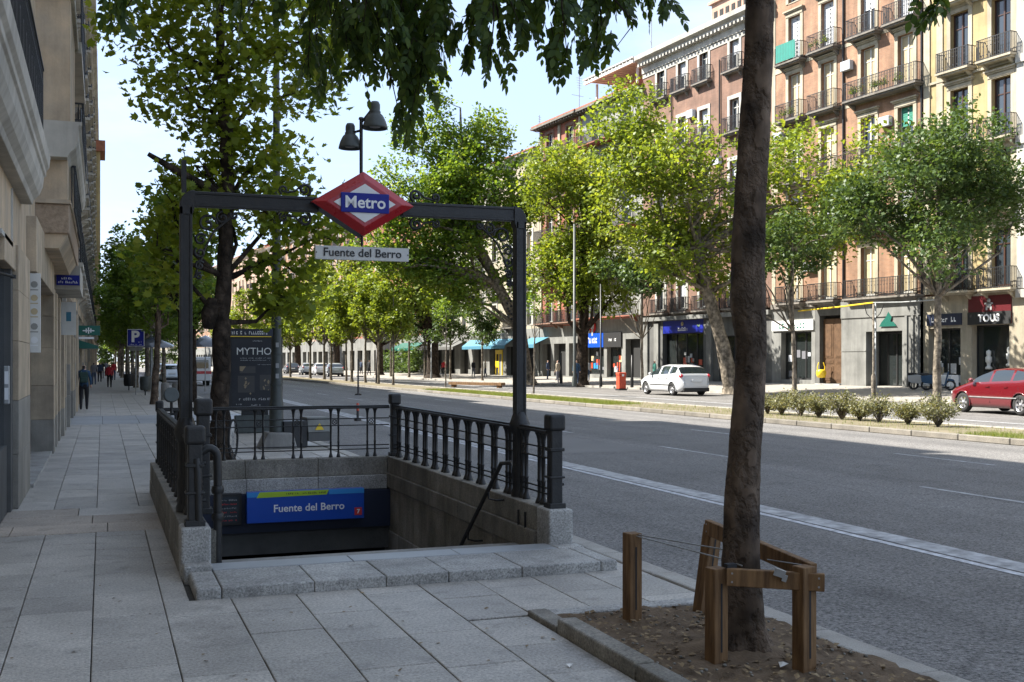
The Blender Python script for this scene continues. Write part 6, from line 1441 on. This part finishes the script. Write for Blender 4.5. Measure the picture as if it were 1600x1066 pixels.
# hedge at the terrace shops
hc = crown_points([(0, 0, 1.4, 5.6, .7, 1.5), (4, 0, 1.6, 3, .7, 1.4), (-4, 0, 1.5, 3, .7, 1.4)], 3000, rt, .25, 10)
hd = put('hedge', leaves_mesh('hedge', hc[0], .28, 'lf_dark', 3, tint=hc[1]), None, fp(76, 1.6, .1), (0, 0, math.atan2(-.9965, .0837))); tag(hd, 'dark green hedge in front of the terrace shops across the avenue', 'hedge')

# ------------------------------------------------------------------ cars
def interp(P, x):
    if x <= P[0][0]: return P[0][1]
    for a, b in zip(P, P[1:]):
        if x <= b[0]: f = (x-a[0])/(b[0]-a[0]+1e-9); return a[1]+(b[1]-a[1])*f
    return P[-1][1]
def make_car(name, label, paint, top, belt, L_, W_=1.78, wheels=(.82, 3.42), wr=.315, side=(1.25, 3.75), pil=(2.15, 3.05), wsd=(1.05, 1.9), rear=(3.55, 4.05), hatch_rear=True, loc=(0, 0, 0), rz=0, group=None, plate=True):
    """x runs from the nose (0) to the tail (L); y is across, z up; built round its middle"""
    t = thing(name, label, 'car', loc, rz, group)
    NX = 88; xs = [L_*i/(NX-1) for i in range(NX)]; rows = 17
    def w_at(x):
        e = min(x, L_-x); f = 1-(max(0, .55-e)/.55)**2.2*.24; return W_/2*f
    mb = {k: MB() for k in ('body', 'glass1', 'glass-1', 'glass2', 'glass-2', 'rear', 'wind')}
    P = []
    for x in xs:
        zt = interp(top, x); zb = min(interp(belt, x), zt-.03); w0 = w_at(x); e0 = min(x, L_-x); zlo = .20+.10*max(0, (.35-e0)/.35)
        col = [(0, zlo-.02), (w0*.80, zlo-.02), (w0*.94, zlo), (w0*.975, zlo+.12), (w0*.99, .42), (w0*1.0, .52), (w0*1.0, .60), (w0*.995, .68), (w0*.985, (.68+zb)/2), (w0*.965, zb-.02), (w0*.94, zb+.015)]
        hh = zt-zb; rw = w0*(.94-.30*min(1, hh/.45)*.78)
        col += [(w0*.94+(rw-w0*.94)*.5, zb+hh*.5), (rw+.01, zb+hh*.84), (rw-.05, zt-.035*min(1, hh/.3)), (rw*.80, zt-.008), (rw*.4, zt), (0, zt)]
        P.append(col)
    def side_kind(i, j):
        x = (xs[i]+xs[i+1])/2; zt = interp(top, x); zb = interp(belt, x)
        if 10 <= j <= 11 and side[0] < x < side[1] and zt-zb > .14:
            if abs(x-pil[0]) < .05 or abs(x-pil[1]) < .04: return 'body'
            return 'glass'
        if j >= 13 and wsd[0] < x < wsd[1]: return 'wind'
        if j >= 12 and rear[0] < x < rear[1]: return 'rear'
        return 'body'
    for sg in (1, -1):
        vs = [(x, sg*p[0], p[1]) for x, c in zip(xs, P) for p in c]
        for i in range(NX-1):
            for j in range(rows-1):
                x = (xs[i]+xs[i+1])/2; z = (P[i][j][1]+P[i][j+1][1])/2
                if 1 <= j <= 8 and any((x-wx)**2+(z-wr)**2 < (wr+.055)**2 for wx in wheels): continue
                k = side_kind(i, j); q = [i*rows+j, (i+1)*rows+j, (i+1)*rows+j+1, i*rows+j+1]
                m_ = mb[k if k != 'glass' else k+('' if (xs[i]+xs[i+1])/2 < pil[0] else '')+(str(sg) if (xs[i]+xs[i+1])/2 < pil[0] else str(2*sg))]; m_.f.append(tuple(len(m_.v)+n_ for n_ in range(4))); m_.v += [vs[a] for a in q]; m_.m.append(0); m_.sm.append(True)
        for i in (0, NX-1):
            c = P[i]; base = [(xs[i], sg*p[0], p[1]) for p in c]; mb['body'].add(base, [tuple(range(rows))])
    cx = L_/2
    def fin(m_, nm, mt):
        if not m_.f: return None
        for i, v in enumerate(m_.v): m_.v[i] = (v[0]-cx, v[1], v[2])
        me = m_.mesh(nm, mt); bm = bmesh.new(); bm.from_mesh(me); bmesh.ops.remove_doubles(bm, verts=bm.verts, dist=.002); bmesh.ops.recalc_face_normals(bm, faces=bm.faces)
        for f in bm.faces: f.smooth = True
        bm.to_mesh(me); bm.free(); return put(nm, me, t)
    fin(mb['body'], 'body', paint); [fin(mb[k], 'side_window', 'carglass') for k in ('glass1', 'glass-1', 'glass2', 'glass-2')]; fin(mb['wind'], 'windscreen', 'carglass'); fin(mb['rear'], 'rear_window', 'carglass')
    # dark underside, wheel wells, sills
    MB().box(.25-cx, -W_*.40, .17, L_-.25-cx, W_*.40, .5).build('underside', 'black', t)
    MB().box(-.25+L_-cx-.02, -W_*.40, .20, L_-cx+.025, W_*.40, .38).build('rear_diffuser', 'black', t, bevel=.02); MB().box(-cx-.01, -W_*.38, .22, .25-cx, W_*.38, .36).build('front_grille', 'black', t, bevel=.02)
    for wx in wheels:
        for sg in (1, -1):
            y = sg*(W_/2-.115)
            o = MB().lathe([(wr*.62, -.09), (wr*.9, -.105), (wr, -.07), (wr, .07), (wr*.9, .105), (wr*.62, .09)], 22, axis='y', cap=False).build('wheel', 'tyre', t, (wx-cx, y, wr))
            rm = MB().lathe([(wr*.66, .02), (wr*.66, .085), (wr*.60, .085), (wr*.56, .03)], 22, axis='y', cap=False).lathe([(wr*.16, .03), (wr*.16, .085), (.0, .09)], 12, axis='y')
            for k in range(6):
                a = math.pi/3*k; ca, sa = math.cos(a), math.sin(a); h_ = .032
                rm.add([(ca*wr*.1-sa*h_, .06, sa*wr*.1+ca*h_), (ca*wr*.1+sa*h_, .06, sa*wr*.1-ca*h_), (ca*wr*.6+sa*h_*1.5, .07, sa*wr*.6-ca*h_*1.5), (ca*wr*.6-sa*h_*1.5, .07, sa*wr*.6+ca*h_*1.5)], [(0, 1, 2, 3)])
            ro = rm.build('rim', 'rim', o); ro.scale = (1, sg, 1)
            MB().lathe([(wr*.6, 0), (0, .01)], 16, axis='y').build('brake_disc', 'black', o)
            n_ = 20; mbq = MB()
            pts = [((wr+.058)*math.cos(a), 0, (wr+.058)*math.sin(a)) for a in [math.pi*(-.08+1.16*k/n_) for k in range(n_+1)]]
            mbq.tube(pts, .022, 6); mbq.build('arch_trim', paint, t, (wx-cx, sg*(W_/2-.012), wr))
            mbq = MB(); R2 = wr+.06
            q = [math.pi*(-.1+1.2*k/n_) for k in range(n_+1)]
            mbq.add([(R2*math.cos(a), yy, R2*math.sin(a)) for yy in (0, -.35*sg) for a in q], [(k, k+1, k+n_+2, k+n_+1) for k in range(n_)]); mbq.build('wheel_well', 'black', t, (wx-cx, sg*(W_/2-.03), wr))
    for sg in (1, -1):
        zb = interp(belt, side[0]+.15); MB().lathe([(0, -.1), (.06, -.07), (.075, 0), (.06, .06), (0, .08)], 10, axis='x').build('mirror', paint if paint != 'carw' else 'carw', t, (side[0]+.18-cx, sg*(W_/2+.07), zb+.09))
        zh = interp(top, .45)-.12; MB().lathe([(0, -.20), (.07, -.12), (.085, .02), (.06, .16), (0, .2)], 10, axis='x').build('headlight', 'head', t, (.30-cx, sg*(w_at(.3)-.10), zh-.06))
        zt_ = interp(belt, L_-.25)-.08; MB().lathe([(0, -.22), (.07, -.1), (.10, .04), (.08, .12), (0, .15)], 10, axis='x').build('tail_light', 'tail', t, (L_-.22-cx, sg*(w_at(L_-.22)-.065), zt_-.02))
        for x in (side[0]+.75, pil[0]+.62): MB().box(x-cx, sg*(W_/2)-.012, .83, x+.17-cx, sg*(W_/2)+.018, .865).build('door_handle', paint, t)
        for x in (side[0]+.05, pil[0], pil[1]+.35): MB().box(x-cx-.004, sg*(W_/2-.02)-.012, .33, x-cx+.004, sg*(W_/2-.02)+.012 if sg > 0 else sg*(W_/2-.02)+.012, .86).build('door_gap', 'black', t)
        MB().box(side[0]-cx, sg*W_/2-.02, .50, pil[1]+.3-cx, sg*W_/2+.006, .53).build('door_moulding', 'black' if paint != 'carr' else 'galv', t)
    MB().box(L_-cx-.01, -.26, .68, L_-cx+.03, .26, .79).build('number_plate', 'plate', t); MB().box(-cx-.03, -.26, .42, -cx+.01, .26, .52).build('number_plate', 'plate', t)
    return t
top_h = [(0, .55), (.06, .70), (.35, .80), (.9, .95), (1.08, 1.02), (1.55, 1.30), (1.95, 1.45), (2.5, 1.51), (3.1, 1.50), (3.6, 1.43), (3.75, 1.38), (4.02, 1.10), (4.15, .95), (4.22, .62), (4.24, .5)]
belt_h = [(0, .6), (.9, .88), (1.2, .95), (3.3, 1.04), (3.8, 1.10), (4.24, 1.0)]
# heading +Y: the nose (local -x) must point along +Y, so turn by -90 degrees
carA = make_car('parked_car', 'white hatchback parked across the avenue, seen from behind', 'carw', top_h, belt_h, 4.24, loc=(28.15, 51.9, -.10), rz=R(-88), wheels=(.80, 3.38), side=(1.22, 3.72), pil=(2.12, 3.02), wsd=(1.1, 1.92), rear=(3.72, 4.06))
top_r = [(0, .50), (.06, .66), (.3, .76), (.85, .90), (1.0, .95), (1.55, 1.25), (1.95, 1.40), (2.5, 1.45), (3.1, 1.43), (3.7, 1.34), (4.05, 1.15), (4.2, .92), (4.3, .55)]
carB = make_car('parked_car', 'dark red hatchback at the right edge of the picture', 'carr', top_r, belt_h, 4.3, loc=(29.05, 29.6, -.10), rz=R(-90-4), wheels=(.80, 3.40), side=(1.15, 3.7), pil=(2.1, 3.0), wsd=(1.05, 1.9), rear=(3.75, 4.15))
carC = make_car('parked_car', 'silver estate car at the near kerb behind the left arch post, seen from behind', 'cars', top_h, belt_h, 4.24, loc=(5.35, 97, -.12), rz=R(-90), rear=(3.72, 4.06), group='cars far down the avenue')
def far_car(x, y, rz, label, paint=None, z=-.12):
    c_ = copy_tree(carC); c_.location = (x, y, z); c_.rotation_euler = (0, 0, rz); c_['label'] = label
    if paint:
        for ch in kids(c_):
            if ch.name.split('.')[0] in ('body', 'mirror', 'arch_trim', 'door_handle'):
                ch.data = cm((ch.name.split('.')[0], ch.data.name, paint), lambda: ch.data.copy()); ch.data.materials[0] = M[paint]
    return c_
far_car(5.3, 118, R(-90), 'pale car parked in front of the silver estate car', 'carw'); far_car(5.4, 128, R(-90), 'dark car parked farthest along the near kerb', 'card')
far_car(24.6, 134, R(-92), 'white car far across the avenue, left of the slim trees', 'carw'); far_car(24.3, 141, R(-92), 'silver car behind the far white car'); far_car(24.5, 125, R(-92), 'silver car in front of the far white car')
far_car(24.0, 152, R(-92), 'dark car last in the far line of cars', 'card')
vn = thing('parked_van', 'pale van with a red stripe seen between the left arch post and the dark trunk', 'van', (6.3, 84, -.12)); MB().prism([(-2.3, .35), (2.3, .35), (2.3, 1.1), (1.7, 1.25), (1.2, 2.0), (-2.3, 2.05)], -.95, .95, 'x').build('body', 'carw', vn, bevel=.06, seg=2)
MB().box(-.78, -2.33, 1.25, .78, -2.29, 1.85).build('rear_window', 'carglass', vn); MB().box(-.97, -2.32, .85, .97, -2.295, 1.05).build('red_stripe', 'red', vn); mb = MB()
for x in (-.8, .8):
    for y in (-1.5, 1.5): MB().lathe([(.33, -.1), (.33, .1)], 14, (x, y, .33), axis='x').build('wheel', 'tyre', vn)

carA.scale = (1.05, 1.05, 1.05); carB.scale = (1.07, 1.07, 1.07)
# ------------------------------------------------------------------ people
def person(label, x, y, z, h, rz, top, legs, hair='hair', seed=0, stride=.14, bag=None, group='people on the pavements', skirt=False):
    """one continuous body grown with a skin modifier; hair and bag are children"""
    r = random.Random(seed); t = thing('person', label, 'person', (x, y, z), rz, group); s = h/1.75
    sw = stride
    V = [(0, 0, .93), (0, .0, 1.12), (0, .01, 1.34), (0, .0, 1.47), (0, .01, 1.56), (0, .0, 1.66),                # pelvis .. head
         (.17, 0, 1.40), (.23, -.03-sw*.2, 1.13), (.24, .05-sw*.5, .90), (.24, .08-sw*.6, .82),                   # arm r
         (-.17, 0, 1.40), (-.23, -.03+sw*.2, 1.13), (-.24, .05+sw*.7, .90), (-.24, .08+sw*.8, .82),
         (.09, 0, .86), (.10, sw*.55, .48), (.10, sw*.75-.02, .09), (.10, sw*.75+.13, .04),
         (-.09, 0, .86), (-.10, -sw*.15, .48), (-.10, -sw-.06, .12), (-.10, -sw+.07, .04)]
    E_ = [(0, 1), (1, 2), (2, 3), (3, 4), (4, 5), (2, 6), (6, 7), (7, 8), (8, 9), (2, 10), (10, 11), (11, 12), (12, 13), (0, 14), (14, 15), (15, 16), (16, 17), (0, 18), (18, 19), (19, 20), (20, 21)]
    Rd = [.15, .14, .16, .065, .06, .10, .075, .052, .04, .035, .075, .052, .04, .035, .105, .072, .048, .04, .105, .072, .048, .04]
    me = bpy.data.meshes.new('body'); me.from_pydata([(a*s, b*s, c*s) for a, b, c in V], E_, []); o = bpy.data.objects.new('body', me); C.objects.link(o)
    m = o.modifiers.new('skin', 'SKIN'); m.use_smooth_shade = True
    for i, sv in enumerate(me.skin_vertices[0].data): sv.radius = (Rd[i]*s*(1.0 if i not in (1, 2) else 1.15), Rd[i]*s*(.75 if i in (0, 1, 2) else 1)); sv.use_root = (i == 0)
    o.modifiers.new('sub', 'SUBSURF').levels = 1; o.modifiers['sub'].render_levels = 1
    dg = bpy.context.evaluated_depsgraph_get(); m2 = bpy.data.meshes.new_from_object(o.evaluated_get(dg)); m2.name = 'body'
    bpy.data.objects.remove(o)
    for k in (top, legs, 'skin', 'black', hair): m2.materials.append(M[k])
    for f in m2.polygons:
        c = f.center/s
        if c.z > 1.66 or (c.z > 1.53 and c.y < -.03): f.material_index = 4
        elif c.z > 1.50: f.material_index = 2
        elif c.z > .90 and abs(c.x) < .16 or c.z > .95: f.material_index = 0
        elif abs(c.x) > .185: f.material_index = 2 if c.z < .92 else 0
        elif c.z > .10: f.material_index = 1
        else: f.material_index = 3
        f.use_smooth = True
    ob = put('body', m2, t)
    if bag:
        MB().box(-.14*s, -.30*s, 1.02*s, .14*s, -.13*s, 1.40*s).box(-.11*s, -.33*s, 1.05*s, .11*s, -.29*s, 1.22*s).build('backpack', bag, t, bevel=.04*s, seg=3)
        MB().tube([(-.09*s, -.15*s, 1.38*s), (-.10*s, 0, 1.49*s), (-.10*s, .13*s, 1.3*s)], .02*s, 5).tube([(.09*s, -.15*s, 1.38*s), (.10*s, 0, 1.49*s), (.10*s, .13*s, 1.3*s)], .02*s, 5).build('strap', bag, t)
    return t
G3 = 'people on the near pavement'
person('man in a dark blue jacket with a green backpack walking away on the pavement', -.59, 40.6, 0, 1.62, 0, 'c_blue', 'c_black', seed=1, bag='c_bag', group=G3)
person('person in a red jacket walking away farther down the pavement', .41, 73, 0, 1.52, .0, 'c_red', 'c_black', seed=2, stride=.1, group=G3)
MB().box(-.05, -.16, 1.10, .05, -.145, 1.2)
for i, (x, y, tc1, lc, lb) in enumerate(((-.85+.3, 82, 'c_grey', 'c_jean', 'person in grey walking beyond the backpack man, by the shopfronts'), (-.2, 92, 'c_navy', 'c_black', 'person in navy far behind the backpack man'), (.0, 108, 'c_black', 'c_grey', 'dark dressed person farthest down the pavement'), (.35, 125, 'c_grey', 'c_black', 'small distant figure in grey near the end of the pavement'), (.9, 100, 'c_red', 'c_jean', 'person in a red top partly behind the person in the red jacket'))):
    person(lb, x, y, 0, 1.62, rnd.uniform(-.3, .3), tc1, lc, seed=i+4, stride=rnd.uniform(.05, .15), group=G3)
FP = [(34.2, 76.5, 'c_white', 'c_jean', 'person in a white top by the yellow doorway, left one'), (33.6, 74.9+6, 'c_white', 'c_black', 'person in a white top by the yellow doorway, right one'), (34.0, 84, 'c_navy', 'c_jean', 'person in navy under the light blue awning'),
      (29.4, 67.6, 'c_blue', 'c_jean', 'person in blue standing beside the far lamp post'), (28.4, 68.4, 'c_beige', 'c_grey', 'person in beige beside the far lamp post'), (33.3, 64.0, 'c_green', 'c_black', 'person in green walking behind the red bin'),
      (33.4, 98, 'c_beige', 'c_jean', 'person in beige at the terrace tables'), (32.9, 100, 'c_black', 'c_grey', 'person in black at the terrace tables'), (31.5, 105, 'c_red', 'c_black', 'person in red near the terrace hedge'), (26.3, 115, 'c_black', 'c_black', 'person in black crossing behind the slim trees'), (26.8, 121, 'c_navy', 'c_black', 'person in navy crossing behind the slim trees')]
for i, (x, y, a, b, lb) in enumerate(FP): person(lb, x, y, .1, 1.66, rnd.uniform(0, 6), a, b, seed=30+i, stride=rnd.uniform(.05, .16), group='people across the avenue')
